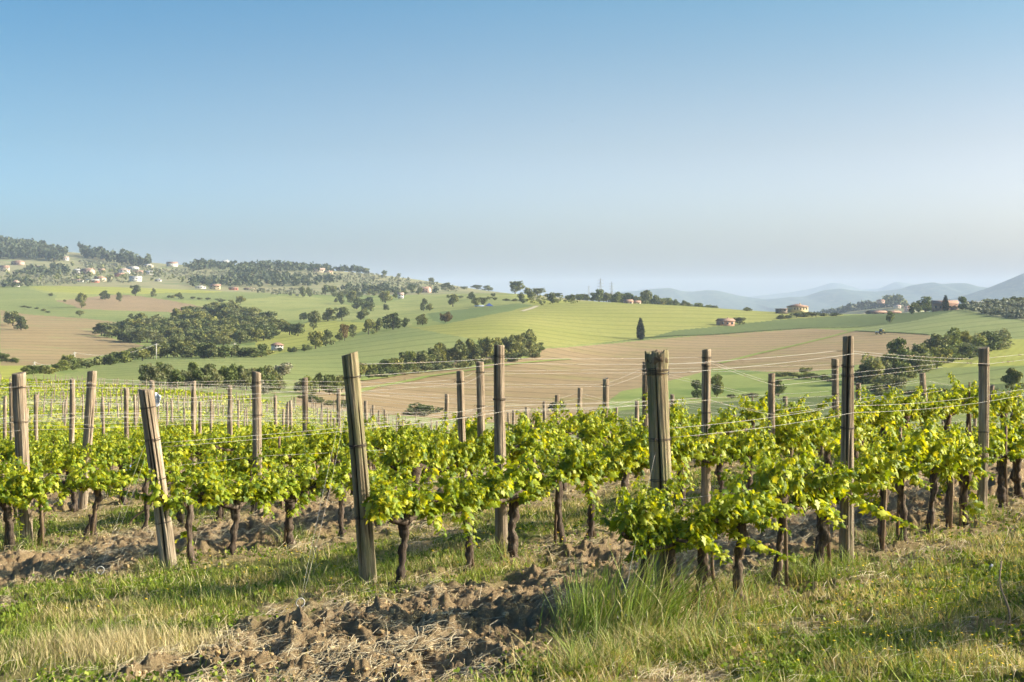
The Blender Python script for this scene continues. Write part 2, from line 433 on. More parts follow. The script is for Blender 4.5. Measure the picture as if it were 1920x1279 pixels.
# fields as polygons (photo pixels seen from the camera; each is turned into a patch of real ground)
FIELDS = [
 ("ploughed_field", [(0,581),(42,589),(146,597),(213,603),(300,606),(182,628),(271,648),(221,661),(104,683),(60,685),(0,685)], 'brown1'),
 ("meadow", [(0,680),(62,680),(60,700),(20,720),(-40,720),(-40,680)], 'yellowgreen'),
 ("wheat_field", [(-60,540),(0,540),(57,542),(104,553),(104,563),(156,580),(336,587),(420,600),(300,606),(213,603),(146,597),(42,589),(0,581),(-60,575)], 'green1'),
 ("ploughed_field", [(104,563),(150,560),(215,553),(260,555),(312,562),(390,577),(430,590),(336,587),(156,580)], 'brown2'),
 ("wheat_field", [(52,537),(146,529),(221,531),(365,540),(430,545),(400,549),(260,551),(160,552),(90,546)], 'yellowgreen'),
 ("meadow", [(57,542),(52,537),(90,546),(160,552),(215,553),(150,560),(104,563)], 'palegreen'),
 ("wheat_field", [(260,551),(420,547),(495,545),(520,556),(420,565),(312,562)], 'green1'),
 ("meadow", [(312,562),(420,565),(520,556),(560,552),(650,570),(700,590),(660,600),(500,600),(430,590),(390,577)], 'palegreen'),
 ("clover_field", [(480,560),(600,560),(640,580),(560,600),(470,600)], 'palegreen'),
 ("wheat_field", [(811,601),(800,588),(870,580),(975,569),(1000,573),(980,577),(933,588),(881,598),(834,607)], 'green2'),
 ("meadow", [(480,628),(600,600),(690,606),(690,618),(600,650),(480,670)], 'yellowgreen'),
 ("meadow", [(690,575),(800,552),(960,548),(1000,573),(870,580),(800,588),(770,610),(690,618)], 'palegreen'),
 ("rapeseed_strip", [(930,545),(960,548),(1130,556),(1080,566),(1000,572)], 'yellowgreen'),
 # the long light-green slope and the yellower one beside it
 ("wheat_field", [(756,612),(881,634),(900,650),(800,690),(670,700),(560,740),(240,740),(100,712),(115,705),(169,691),(245,677),(328,671),(390,672),(480,669),(584,657),(615,649),(647,640),(670,633),(730,620)], 'green1'),
 ("barley_field", [(756,612),(790,613),(834,606),(881,597),(933,587),(980,576),(1008,572),(1065,550),(1242,550),(1346,562),(1440,570),(1590,580),(1580,592),(1454,600),(1330,613),(1265,620),(1226,631),(1180,637),(1107,645),(1015,652),(881,634)], 'barley'),
 ("bean_field", [(1107,646),(1180,637),(1226,631),(1265,620),(1330,613),(1454,600),(1566,592),(1680,587),(1766,580),(1790,584),(1720,600),(1630,613),(1524,615),(1420,621),(1263,631)], 'green3'),
 ("wheat_field", [(1766,580),(1800,575),(1810,580),(1863,594),(1920,600),(2100,590),(2100,634),(1894,636),(1743,628),(1649,622),(1600,620),(1630,613),(1720,600)], 'green4'),
 ("olive_grove_ground", [(1790,575),(1800,540),(2100,530),(2100,590),(1920,600),(1863,594),(1810,580)], 'olive'),
 ("ploughed_field", [(1015,654),(1107,648),(1263,633),(1420,622),(1524,616),(1600,621),(1649,623),(1743,628),(1760,640),(1640,680),(1506,698),(1435,697),(1341,691),(1268,711),(1200,727),(1164,733),(1080,800),(560,800),(555,745),(672,714),(800,690),(900,672)], 'brown3'),
 ("meadow", [(1164,733),(1200,727),(1268,711),(1341,691),(1435,697),(1506,698),(1600,712),(1560,740),(1300,752),(1120,775)], 'green5'),
 ("barley_field", [(1640,680),(1760,640),(1894,636),(2100,634),(2100,680),(1800,688),(1700,690)], 'yellowgreen'),
 ("wheat_field", [(1600,712),(1640,690),(1700,692),(1800,690),(2100,682),(2100,712),(1700,722),(1620,730)], 'green1'),
 ("bean_field", [(1300,756),(1560,742),(1620,732),(1700,724),(2100,714),(2100,860),(1100,860),(1120,775)], 'green3'),
]
FM = {
 'brown1': field_mat("ploughed_soil", (.285,.205,.105), (.340,.245,.130), 0.5, .10, .06, (.29,.255,.115)),
 'brown2': field_mat("ploughed_soil_pink", (.290,.205,.118), (.335,.235,.135), 1.9, .12, .06),
 'brown3': field_mat("ploughed_soil_valley", (.300,.210,.110), (.350,.250,.138), 2.0, .14, .12, (.30,.235,.105)),
 'yellowgreen': field_mat("meadow_yellow", (.300,.305,.065), (.355,.340,.085), 0.4, .1, .07),
 'palegreen': field_mat("meadow_pale", (.255,.272,.085), (.325,.318,.115), 1.2, .09, .06, (.215,.24,.078)),
 'green1': field_mat("young_wheat", (.205,.236,.082), (.260,.275,.098), 0.75, .09, .15),
 'green2': field_mat("dense_wheat", (.150,.190,.065), (.188,.222,.080), 0.9, .12, .08),
 'green3': field_mat("bean_rows", (.115,.142,.050), (.148,.172,.064), 0.3, .35, .12, None, 0),
 'green4': field_mat("pasture", (.222,.248,.092), (.270,.280,.112), 1.0, .09, .12),
 'green5': field_mat("rough_pasture", (.205,.245,.070), (.270,.292,.090), 1.0, 0, 0, (.15,.20,.055)),
 'barley': field_mat("ripening_barley", (.270,.272,.074), (.322,.306,.094), 1.02, .06, .20),
 'olive': field_mat("olive_soil", (.235,.235,.130), (.285,.265,.155), 0, 0, 0, (.17,.19,.09)),
 'far': field_mat("hillside", (.245,.232,.115), (.300,.262,.145), 0, 0, 0, (.170,.195,.085)),
 'rest': field_mat("valley_grass", (.195,.225,.070), (.255,.275,.085), 0, 0, 0, (.14,.18,.055)),
}
def in_poly(px, py, poly):
    P = np.array(poly, float); c = np.zeros(px.shape, bool)
    x0, y0 = P[-1]
    for x1, y1 in P:
        if y0 != y1:
            m = (y1 > py) != (y0 > py)
            c ^= m & (px < (x0 - x1) * (py - y1) / (y0 - y1) + x1)
        x0, y0 = x1, y1
    return c

def build_ground():
    def fan(ug, dg, disp):
        U, D = np.meshgrid(ug, dg, indexing='ij')
        X = U * D; Zz = Z(X, D) if disp else Z0(X, D)
        V = np.stack([X, D, Zz], -1).reshape(-1, 3)
        i = np.arange(len(ug) - 1)[:, None] * len(dg) + np.arange(len(dg) - 1)[None, :]
        q = np.stack([i, i + len(dg), i + len(dg) + 1, i + 1], -1).reshape(-1, 4)
        return V, q
    wide = np.concatenate([np.linspace(-3.0, -0.46, 40), np.arange(-0.44, 0.441, 0.0016), np.linspace(0.46, 3.0, 40)])
    dn = np.exp(np.arange(math.log(5.0), math.log(62.0), 0.0032))
    dn = np.concatenate([np.linspace(0.6, 4.8, 12), dn])
    V, q = fan(wide, dn, True)
    soil = soil_mask(V[:, 0], V[:, 1])
    m, n, b = new_mat("vineyard_earth")
    v = coord(n)
    at = N(n, "ShaderNodeAttribute", attribute_name="soil")
    f = noise(n, v, 3.5, 8, 0.65); g = noise(n, v, 28, 6, 0.7)
    soilc = ramp(n, f, [(0.3, (.40, .275, .150)), (0.55, (.53, .38, .215)), (0.75, (.64, .48, .29))])
    soilc = mixc(n, 1.0, soilc, ramp(n, g, [(0.25, (.72, .70, .68)), (0.75, (1.15, 1.14, 1.12))]), 'MULTIPLY')
    turf = ramp(n, f, [(0.3, (.15, .190, .040)), (0.55, (.26, .245, .085)), (0.75, (.40, .310, .165))])
    turf = mixc(n, 1.0, turf, ramp(n, g, [(0.25, (.7, .72, .68)), (0.75, (1.15, 1.14, 1.12))]), 'MULTIPLY')
    n.links.new(mixc(n, at.outputs["Fac"], turf, soilc), b.inputs["Base Color"])
    b.inputs["Roughness"].default_value = 1.0; b.inputs["Specular IOR Level"].default_value = 0.05
    bump(n, b, noise(n, v, 34, 9, 0.85), 1.0, 0.06)
    me = mesh_np("ground", V, [q], [m], True, {"soil": ('FLOAT', soil)})
    link("ground", me, kind="structure")
    wide2 = np.concatenate([np.linspace(-3.0, -0.46, 30), np.arange(-0.44, 0.441, 0.0011), np.linspace(0.46, 3.0, 30)])
    df = np.exp(np.arange(math.log(60.0), math.log(3600.0), 0.0075)); df = np.concatenate([df, np.geomspace(3700, 19000, 25)])
    V, q = fan(wide2, df, False)
    V[:len(V), 2] -= np.where(V[:, 1] < 60.4, 0.03, 0)
    c = V[q].mean(1); px = c[:, 0] / c[:, 1] * F + CX; py = HY - c[:, 2] / c[:, 1] * F; u = c[:, 0] / c[:, 1]
    jx = (fbm2(c[:, 0] * .03, c[:, 1] * .03, 77, 3) - .5) * 6; jy = (fbm2(c[:, 0] * .03 + 9, c[:, 1] * .03, 78, 3) - .5) * 2.5
    fid = np.full(len(q), -1)
    fid[c[:, 1] < vine_edge(u)] = -2
    hill = (c[:, 1] > 1580) | ((c[:, 1] > 1150) & (px > 1000) & (px < 1110))
    fid[(fid == -1) & hill] = -3
    for i, (nm, poly, mk) in enumerate(FIELDS):
        ok = (fid == -1) & (c[:, 1] > 200) & (c[:, 1] < 1600) & in_poly(px + jx, py + jy, poly)
        fid[ok] = i
    vm = field_mat("far_vineyard_turf", (.15, .19, .05), (.22, .22, .08), 0, 0, 0, (.30, .24, .13))
    def sub(name, sel, mat):
        if not sel.any(): return
        qq = q[sel]; used, inv = np.unique(qq, return_inverse=True)
        link(name, mesh_np(name, V[used], [inv.reshape(-1, 4)], [mat], True), kind="structure")
    sub("vineyard_slope", fid == -2, vm)
    sub("hills", fid == -3, FM['far'])
    sub("valley", fid == -1, FM['rest'])
    for i, (nm, poly, mk) in enumerate(FIELDS): sub(nm, fid == i, FM[mk])
build_ground()

# ------------------------------------------------------------------ far mountains
def mountain(name, pts, D, depth, base, seed, mat, amp=0.06):
    P = np.array(pts, float)
    px = np.linspace(P[0, 0], P[-1, 0], 260)
    h = np.interp(px, P[:, 0], P[:, 1]); k = np.exp(-0.5 * (np.arange(-4, 5) / 1.8) ** 2); k /= k.sum()
    h = np.convolve(np.pad(h, 4, mode='edge'), k, 'valid')
    top = (HY - h) / F * D; x = (px - CX) / F * D
    r = np.linspace(-1, 1, 41)
    prof = np.where(r < 0, (1 + r) ** 1.3, (1 - r) ** 1.2)
    X = x[:, None] * np.ones(41)[None, :]; Y = D + r[None, :] * depth * np.ones(len(px))[:, None]
    Zz = base + (top[:, None] - base) * prof[None, :]
    n_ = fbm2(X / 600.0, Y / 600.0, seed, 5) - 0.5
    Zz = Zz + n_ * (top[:, None] - base) * amp * 4 * (1 - np.abs(r))[None, :] * (np.abs(r) > 0.02)
    V = np.stack([X, Y, Zz], -1).reshape(-1, 3)
    i = np.arange(len(px) - 1)[:, None] * 41 + np.arange(40)[None, :]
    q = np.stack([i, i + 41, i + 42, i + 1], -1).reshape(-1, 4)
    link(name, mesh_np(name, V, [q], [mat], True), kind="structure")
MM = field_mat("mountain_woods", (.045, .068, .062), (.080, .102, .080), 0, 0, 0, (.12, .13, .09))
mountain("mountains", [(1600,578),(1700,573),(1760,566),(1800,557),(1850,541),(1890,525),(1920,512),(1990,490),(2150,468),(2350,480),(2600,520)], 6500, 1500, -50, 1, MM)
mountain("mountains", [(1400,565),(1456,560),(1480,557),(1506,557),(1545,544),(1576,541),(1602,545),(1644,547),(1693,541),(1714,534),(1751,529),(1764,533),(1790,531),(1813,531),(1831,537),(1900,545),(2000,552)], 8300, 1500, -50, 2, MM)
mountain("mountains", [(1040,556),(1120,550),(1190,546),(1221,542),(1258,540),(1278,546),(1300,547),(1325,544),(1346,545),(1383,554),(1409,558),(1435,562),(1500,566)], 8600, 1400, -50, 3, MM)
mountain("mountains", [(1380,560),(1420,555),(1477,549),(1500,545),(1524,541),(1560,530),(1580,532),(1613,543),(1646,542),(1680,528),(1704,532),(1760,540),(1850,550)], 12000, 1500, -50, 4, MM)
# a wooded hill between the farms and the mountains
mountain("wooded_hill", [(1480,600),(1537,590),(1575,575),(1620,568),(1655,563),(1675,558),(1690,562),(1710,575),(1760,590),(1800,600)], 2500, 260, -32, 5, FM['far'], 0.03)

# ------------------------------------------------------------------ haze
def build_haze():
    V = np.array([(x, y, z) for z in (-62, 245) for y in (-200, 14500) for x in (-15000, 15000)], float)
    f = [(0, 2, 3, 1), (4, 5, 7, 6), (0, 1, 5, 4), (1, 3, 7, 5), (3, 2, 6, 7), (2, 0, 4, 6)]
    m = bpy.data.materials.new("haze_air"); m.use_nodes = True
    n = m.node_tree; n.nodes.clear()
    o = N(n, "ShaderNodeOutputMaterial"); p = N(n, "ShaderNodeVolumePrincipled")
    p.inputs["Color"].default_value = (.61, .735, .965, 1); p.inputs["Density"].default_value = HAZE
    p.inputs["Anisotropy"].default_value = 0.0
    n.links.new(p.outputs[0], o.inputs["Volume"])
    link("haze", mesh_np("haze", V, [f], [m]), kind="stuff")
HAZE = 0.80e-4
build_haze()
# ------------------------------------------------------------------ vineyard: materials
def wood_mat(name, c1, c2, c3, green=0.0):
    m, n, b = new_mat(name)
    oi = N(n, "ShaderNodeObjectInfo")
    tc = N(n, "ShaderNodeTexCoord")
    ad = N(n, "ShaderNodeVectorMath", operation='ADD'); n.links.new(tc.outputs["Object"], ad.inputs[0]); 
    sc = N(n, "ShaderNodeVectorMath", operation='SCALE'); sc.inputs["Scale"].default_value = 40
    n.links.new(oi.outputs["Location"], sc.inputs[0]); n.links.new(sc.outputs[0], ad.inputs[1])
    mp = N(n, "ShaderNodeMapping"); mp.inputs["Scale"].default_value = (42, 42, 2.0); n.links.new(ad.outputs[0], mp.inputs[0])
    grain = noise(n, mp.outputs[0], 1.0, 8, 0.7)
    mp2 = N(n, "ShaderNodeMapping"); mp2.inputs["Scale"].default_value = (6, 6, 1.6); n.links.new(ad.outputs[0], mp2.inputs[0])
    blot = noise(n, mp2.outputs[0], 1.0, 5, 0.6)
    col = ramp(n, grain, [(0.34, c1), (0.5, c2), (0.64, c3)])
    col = mixc(n, ramp(n, blot, [(0.42, (0, 0, 0)), (0.7, (.75, .75, .75))]), col, tuple(q * 0.55 for q in c2))
    if green: col = mixc(n, ramp(n, noise(n, mp2.outputs[0], 1.7, 6, 0.65), [(0.42, (0, 0, 0)), (0.62, (green, green, green))]), col, (.175, .185, .085))
    col = mixc(n, 1.0, col, ramp(n, oi.outputs["Random"], [(0, (.82, .80, .78)), (1, (1.12, 1.08, 1.03))]), 'MULTIPLY')
    ca = N(n, "ShaderNodeAttribute", attribute_name="crack")      # darkens the colour along the modelled crack grooves
    col = mixc(n, ramp(n, ca.outputs["Fac"], [(0.25, (0, 0, 0)), (0.7, (.92, .92, .92))]), col, (.035, .026, .018))
    n.links.new(col, b.inputs["Base Color"]); b.inputs["Roughness"].default_value = 0.9; b.inputs["Specular IOR Level"].default_value = 0.12
    bump(n, b, grain, 1.0, 0.012)
    return m
M_POST = wood_mat("weathered_post_wood", (.13, .098, .066), (.31, .245, .175), (.48, .40, .305))
M_POSTG = wood_mat("mossy_post_wood", (.10, .080, .050), (.28, .225, .145), (.43, .365, .245), 0.7)
M_STAKE = wood_mat("stake_wood", (.16, .11, .07), (.26, .185, .12), (.36, .27, .18))
M_BARK = wood_mat("vine_bark", (.040, .029, .021), (.115, .084, .062), (.25, .195, .15))
M_HEART = plain("cut_vine_wood", (.34, .22, .13), 0.85, 0.3, 30)
M_CAP = wood_mat("rotten_end_wood", (.05, .037, .026), (.15, .112, .078), (.30, .235, .165))
M_CRACK = plain("rotten_crack", (.025, .018, .012), 1.0)
M_WIRE, _n, _b = new_mat("galvanised_wire"); _b.inputs["Base Color"].default_value = (.42, .39, .35, 1); _b.inputs["Metallic"].default_value = 0.3; _b.inputs["Roughness"].default_value = 0.55
M_TIE, _n, _b = new_mat("rusty_tie_wire"); _b.inputs["Base Color"].default_value = (.075, .06, .05, 1); _b.inputs["Metallic"].default_value = 0.5; _b.inputs["Roughness"].default_value = 0.6
M_TENDRIL = plain("dry_tendril", (.40, .29, .19), 0.9)
M_CANE = plain("green_shoot", (.23, .27, .06), 0.6)
M_LEAF = leafy("vine_leaf", [(0.0, (.085, .150, .014)), (0.35, (.205, .280, .018)), (0.7, (.350, .405, .022)), (1.0, (.56, .56, .06))], 0.44, False, (1.55, 1.3, 0.30), 0.48, 0.30, 0.10)

# ------------------------------------------------------------------ posts
def add_tie(mb, zc, r, seed):
    """a couple of turns of wire round the post"""
    rs = np.random.default_rng(seed)
    turns = 2.2; k = 30
    a = np.linspace(0, turns * 2 * math.pi, k) + rs.uniform(0, 6)
    z = zc + np.linspace(-.009, .009, k) + rs.uniform(-.004, .004, k)
    P = np.stack([np.cos(a) * (r + .004), np.sin(a) * (r + .004), z], 1)
    e = P[-1] + np.array([[.02, -.01, .005], [.035, -.03, -.012]])
    mb.tube(np.concatenate([P, e]), 0.0021, 4)

def make_post(base, top, r0, r1, seed, mat, ties=(), rotten=False, hi=True, label=None, group="vineyard posts", crack=None):
    rs = np.random.default_rng(seed)
    base = np.array(base, float); top = np.array(top, float); L = np.linalg.norm(top - base)
    n, m = (120, 70) if hi else (12, 8)
    zz = np.linspace(-0.14, L, m); a = np.arange(n) * 2 * math.pi / n
    f = np.clip(zz / L, 0, 1)
    R = r0 + (r1 - r0) * f
    ph = rs.uniform(0, 6, 4)
    cx = 0.010 * np.sin(f * 3 + ph[0]) * L * .6; cyy = 0.010 * np.sin(f * 2.5 + ph[1]) * L * .6
    RR = R[:, None] * np.ones(n)[None, :]; GC = np.zeros((m, n))
    if hi:
        q = np.stack([np.cos(a)[None, :] * np.ones(m)[:, None] * 1.5, np.sin(a)[None, :] * np.ones(m)[:, None] * 1.5, zz[:, None] * 1.2 * np.ones(n)[None, :]], -1).reshape(-1, 3)
        RR = RR * (1 + 0.09 * (vn3(q * 1.3 + seed, seed) - .5).reshape(m, n) * 2 * .8 + 0.05 * (vn3(q * np.array((5, 5, 2.5)), seed + 1) - .5).reshape(m, n) * 2)
        cracks = [(rs.uniform(0, 6.28), rs.uniform(.1, .4), rs.uniform(.5, 1.0), rs.uniform(.16, .28)) for _ in range(3)]
        if crack:
            fr = Vector(((top - base) / L).tolist()).to_track_quat('Z', 'Y').inverted() @ Vector((0, -1, 0))
            cracks[0] = (math.atan2(fr.y, fr.x) + crack[0] - 4.71,) + tuple(crack[1:])
        for (ca, f0, f1, dep) in cracks:      # drying cracks running down the grain
            da = np.angle(np.exp(1j * (a[None, :] - (ca + 0.25 * np.sin(zz * 2.1 + ca) * .6)[:, None])))
            w_ = 0.10 + .05 * np.sin(zz * 3 + ca)[:, None]
            g = np.exp(-(da / np.maximum(w_, .05)) ** 2) * (sstep(f0 - .1, f0 + .1, f) * (1 - sstep(f1 - .02, f1 + .12, f)))[:, None]
            RR = RR * (1 - 1.3 * dep * g); GC = np.maximum(GC, g * min(1, dep / .26))
    if rotten:
        k = sstep(L - .16, L - .03, zz)[:, None]
        RR = RR * (1 + k * (.14 + .25 * (vn2(np.cos(a) * 1.7 + 5, np.sin(a) * 1.7, seed) - .5)[None, :]))
    X = cx[:, None] + RR * np.cos(a)[None, :]; Y = cyy[:, None] + RR * np.sin(a)[None, :]
    Zv = zz[:, None] * np.ones(n)[None, :]
    tilt = rs.uniform(-.25, .25, 2) if hi else rs.uniform(-.2, .2, 2)
    wgt = sstep(L - .25, L, zz)[:, None]
    Zv = Zv + wgt * (np.cos(a) * r1 * tilt[0] + np.sin(a) * r1 * tilt[1])[None, :]
    if rotten: Zv = Zv + (sstep(L - .08, L, zz)[:, None]) * ((vn2(np.cos(a) * 1.6 + 5, np.sin(a) * 1.6, seed + 4) - .6) * .03 + (vn2(np.cos(a) * 5, np.sin(a) * 5, seed + 6) - .5) * .02)[None, :]
    V = np.stack([X, Y, Zv], -1).reshape(-1, 3)
    i = np.arange(m - 1)[:, None] * n + np.arange(n)[None, :]; j = np.arange(m - 1)[:, None] * n + (np.arange(n)[None, :] + 1) % n
    faces = [np.stack([i, j, j + n, i + n], -1).reshape(-1, 4)]
    # end grain: two inner rings, slightly dished
    last = V[(m - 1) * n:]; c = last.mean(0)
    V = np.concatenate([V, c + (last - c) * .93 + (0, 0, .004), c + (last - c) * .45 - (0, 0, .012 if not rotten else .05), [c - (0, 0, .016 if not rotten else .07)]])
    for r_ in (0, 1):
        s0 = (m - 1 + r_) * n; k = np.arange(n); faces.append(np.stack([s0 + k, s0 + (k + 1) % n, s0 + n + (k + 1) % n, s0 + n + k], 1))
    s0 = (m + 1) * n; k = np.arange(n); faces.append(np.stack([s0 + k, s0 + (k + 1) % n, np.full(n, s0 + n)], 1))
    o = link("vineyard_post", mesh_np("vineyard_post", V, faces, [mat], True, {"crack": ('FLOAT', np.r_[GC.ravel(), np.zeros(len(V) - m * n)])}), None, None, None, None, label, "post", group)
    ax = (top - base) / L
    o.location = Vector(base.tolist())
    o.rotation_euler = Vector(ax.tolist()).to_track_quat('Z', 'Y').to_euler()
    if rotten:
        v_ = np.random.default_rng(2).normal(0, 1, (1, 3)); n2, m2 = 28, 12
        th = np.linspace(0, math.pi, m2); aa = np.arange(n2) * 2 * math.pi / n2
        S = np.stack([np.sin(th)[:, None] * np.cos(aa), np.sin(th)[:, None] * np.sin(aa), np.cos(th)[:, None] * np.ones(n2)], -1).reshape(-1, 3)
        S = S * (1 + .7 * (vn3(S * 1.6 + 3, 5) - .5) + .45 * (vn3(S * 4 + 3, 6) - .5) + .25 * (vn3(S * 9, 7) - .5))[:, None] * np.array((r1 * 1.04, r1 * 1.02, .05)) + (c[0], c[1], L - .045)
        ii = np.arange(m2 - 1)[:, None] * n2 + np.arange(n2)[None, :]; jj = np.arange(m2 - 1)[:, None] * n2 + (np.arange(n2)[None, :] + 1) % n2
        link("rotten_cap", mesh_np("rotten_cap", S, [np.stack([ii, ii + n2, jj + n2, jj], -1).reshape(-1, 4)], [M_CAP], True), o)
    if ties:
        for t_ in ties:
            mb = MB(); add_tie(mb, t_ * L, np.interp(t_ * L, zz, R) * 1.05, seed + int(t_ * 100))
            tie = link("wire_tie", mb.mesh("wire_tie", [M_TIE], True), o)
            tie.location = (float(np.interp(t_ * L, zz, cx)), float(np.interp(t_ * L, zz, cyy)), 0)
    return o

ORD = ["first", "second", "third", "fourth", "fifth", "sixth", "seventh", "eighth", "ninth", "tenth", "eleventh", "twelfth", "thirteenth", "fourteenth", "fifteenth", "sixteenth", "seventeenth", "eighteenth", "nineteenth", "twentieth"]
ROWPOSTS = {}       # row -> list of (t, base xyz, axis top xyz)
def reg(k, base, top):
    t, s = ts(base[0], base[1]); ROWPOSTS.setdefault(k, []).append((t, np.array(base), np.array(top)))

def px_post(k, bx, by, tx, ty, w, mat, seed, label, ties=(.92, .7), rotten=False, dy=0.0, crack=None, w1=None):
    """base seen at (bx,by) on the ground, top at (tx,ty); w = width in photo pixels"""
    x, y, z = gp(bx, by)
    x, y, z = gxyz(x, y); z = float(Z0(x, y)) 
    yt = y + dy
    top = ((tx - CX) / F * yt, yt, (HY - ty) / F * yt)
    r = w / F * y / 2
    r1 = (w1 or w) / F * y / 2
    o = make_post((x, y, z), top, r, r1, seed, mat, ties, rotten, True, label, crack=crack)
    reg(k, (x, y, z), top)
    return o
# row end posts and the nearest line posts
px_post(0, 1250, 1138, 1234, 660, 39, M_POSTG, 11, "thick post with a dark rotten flared top, leaning among the nearest vines", (.93, .915, .66, .5), True, 0.0, (4.4, .2, .9, .2))
px_post(1, 693, 1100, 653, 664, 32, M_POSTG, 12, "thick greenish mossy post leaning over, at the near end of its row", (.90, .61, .605, .3), False, 0.0, (4.1, .0, 1.0, .34), 30)
px_post(2, 319, 1066, 272, 731, 30, M_POST, 13, "short grey leaning post with a long dark crack, four wire bands around it", (.9, .72, .5, .26), False, 0.0, (4.6, .05, .95, .3), 27)
px_post(3, 48, 1025, 38, 700, 25, M_POST, 14, "stout upright post with flat top beside a climbing weed", (.92, .72), False)
px_post(0, 1583, 1060, 1593, 631, 28, M_POST, 15, "tallest post, split by a dark crack, rising from the nearest vine row", (.87, .83, .6), False, 0, (4.6, .3, 1.0, .3), 20)
px_post(0, 1842, 966, 1843, 653, 19, M_POST, 16, "straight post with bare foot near dry straw, last of the nearest row", (.9, .5), False)
px_post(1, 938, 1036, 938, 648, 23, M_POST, 17, "straight tall post with a dark upper crack, second of the mossy post's row", (.95, .74), False, 0, (4.2, .55, 1.0, .34), 20)
px_post(1, 1326, 951, 1324, 656, 18, M_POST, 18, "dark-sided post just right of the rotten-topped post", (.95, .9, .6), False, 0, None, 16)
px_post(2, 905, 952, 898, 679, 15, M_POST, 19, "slim post standing close behind the tall cracked post, slightly tilted", (.93, .7), False)
px_post(3, 485, 966, 482, 698, 17, M_POST, 20, "straight post above bare clods, right of the short leaning post", (.93, .7, .4), False)
px_post(4, 154, 957, 172, 697, 17, M_POST, 21, "post leaning to the right between stout upright post and short leaning post", (.9, .6), False)

def obs_post(tx, ty, w, lean=0.0, kk=None):
    """a post whose foot is hidden: stands on the row that gives it the usual height"""
    u = (tx - CX) / F; best = None
    for k in range(1, 40) if kk is None else [kk]:
        D = row_s(k) / (SID[0] * u + SID[1])
        if D < 12 or D > 90: continue
        zt = (HY - ty) / F * D; zb = float(Z0(u * D, D)); h = zt - zb
        rw = w / F * D
        sc = abs(h - 1.75) / .30 + abs(rw - .095) / .06
        if best is None or sc < best[0]: best = (sc, k, D, zb, zt)
    sc, k, D, zb, zt = best
    for (t_, b_, tp_) in ROWPOSTS.get(k, []):
        if np.hypot(b_[0] - u * D, b_[1] - D) < 0.5: return
    b = (u * D - lean, D, zb); t = (u * D, D, zt)
    OBS.append((k, b, t, max(.036, min(.06, w / F * D / 2))))
    reg(k, b, t)
OBS = []
for q in [(22,718,9),(10,743,7),(68,740,8),(135,711,10),(238,728,9),(193,745,6),(203,743,6),(285,714,10),(363,715,9),(313,753,5),(395,748,6),(432,723,8),
          (517,742,7),(545,751,6),(560,753,6),(573,709,11),(608,716,9),(636,730,8),(686,752,7),(700,760,5),(722,768,5),(837,739,8),(852,745,7),(863,697,15,-.06),
          (953,773,4),(962,770,5),(987,764,7,-.04),(1002,762,6),(1021,753,6),(1044,741,9),(1087,728,9),(1100,774,5),(1135,710,12),(1156,764,5),(1195,752,8),(1211,679,12),
          (1378,777,5),(1398,756,9),(1448,701,13),(1437,770,5),(1473,744,9),(1512,767,6),(1565,673,14,-.05),(1610,719,10),(1693,767,6),(1730,700,13,-.12),(1730,765,6),(1828,753,7),(1860,723,10),(1898,770,8),(1261,740,8),(1680,785,5),(1768,782,5)]:
    obs_post(*q)
# further posts on every row, evenly spaced, down to the far edge of the vineyard
def in_view(x, y, m=0.012): return abs(x / y) < 0.36 + m
far_posts = []
POST_STEP = 5.2
prs = np.random.default_rng(5)
for k in range(0, 76):
    s = row_s(k)
    t = row_end(k) if k > 4 else row_end(k) + POST_STEP
    while t < 260:
        tt = t + prs.uniform(-.25, .25); x, y = xy(tt, s)
        t += POST_STEP
        if y < 4 or not in_view(x, y) or y > vine_edge(x / y): continue
        if any(abs(q[0] - tt) < 2.6 for q in ROWPOSTS.get(k, [])): continue
        if y < 30 and k < 9: continue
        zb = float(Z0(x, y)); h = prs.uniform(1.45, 1.95)
        b = (x, y, zb); tp = (x + prs.normal(0, .035), y + prs.normal(0, .03), zb + h)
        far_posts.append((y, k, b, tp, prs.uniform(.036, .05)))
for (k, b, t, r) in OBS: far_posts.append((b[1] - 1000, k, b, t, r))
far_posts.sort(key=lambda q: q[0])
NEARN = 280
by_row = {}
for i, q in enumerate(far_posts[:NEARN]): by_row.setdefault(q[1], []).append((ts(q[2][0], q[2][1])[0], i))
post_label = {}
for k, lst in by_row.items():
    fixed = [(t, None) for (t, b_, tp_) in ROWPOSTS.get(k, []) if not any(abs(t - a) < .01 for a, _ in lst)]
    allp = sorted(lst + fixed, key=lambda a: a[0])
    for idx, (t, i) in enumerate(allp):
        if i is None: continue
        if k < 20 and idx < 20:
            post_label[i] = f"{ORD[idx]} post to be seen along the {ORD[k]} row of vines"
        else:
            post_label[i] = "small pale post among the far-off rows down the vineyard slope"
proto_posts = []
for i, q in enumerate(far_posts[:NEARN]):
    D, k, b, t, r = q
    lab = post_label[i]
    far = lab.startswith("small pale")
    make_post(b, t, r, r * .93, 100 + i, M_POST, () if b[1] > 26 else (.93, .68), False, b[1] < 30, lab, "posts among the far-off rows" if far else "vineyard posts")
    if not any(abs(a[0] - ts(b[0], b[1])[0]) < .01 for a in ROWPOSTS.get(k, [])): reg(k, b, t)
mb = MB()
for (D, k, b, t, r) in far_posts[NEARN:]:
    mb.tube([b, t], [r * 1.1, r], 5)
    reg(k, b, t)
if mb.n: link("distant_posts", mb.mesh("distant_posts", [M_POST], True), kind="stuff", label="tiny posts of the farthest vineyard rows", cat="posts")

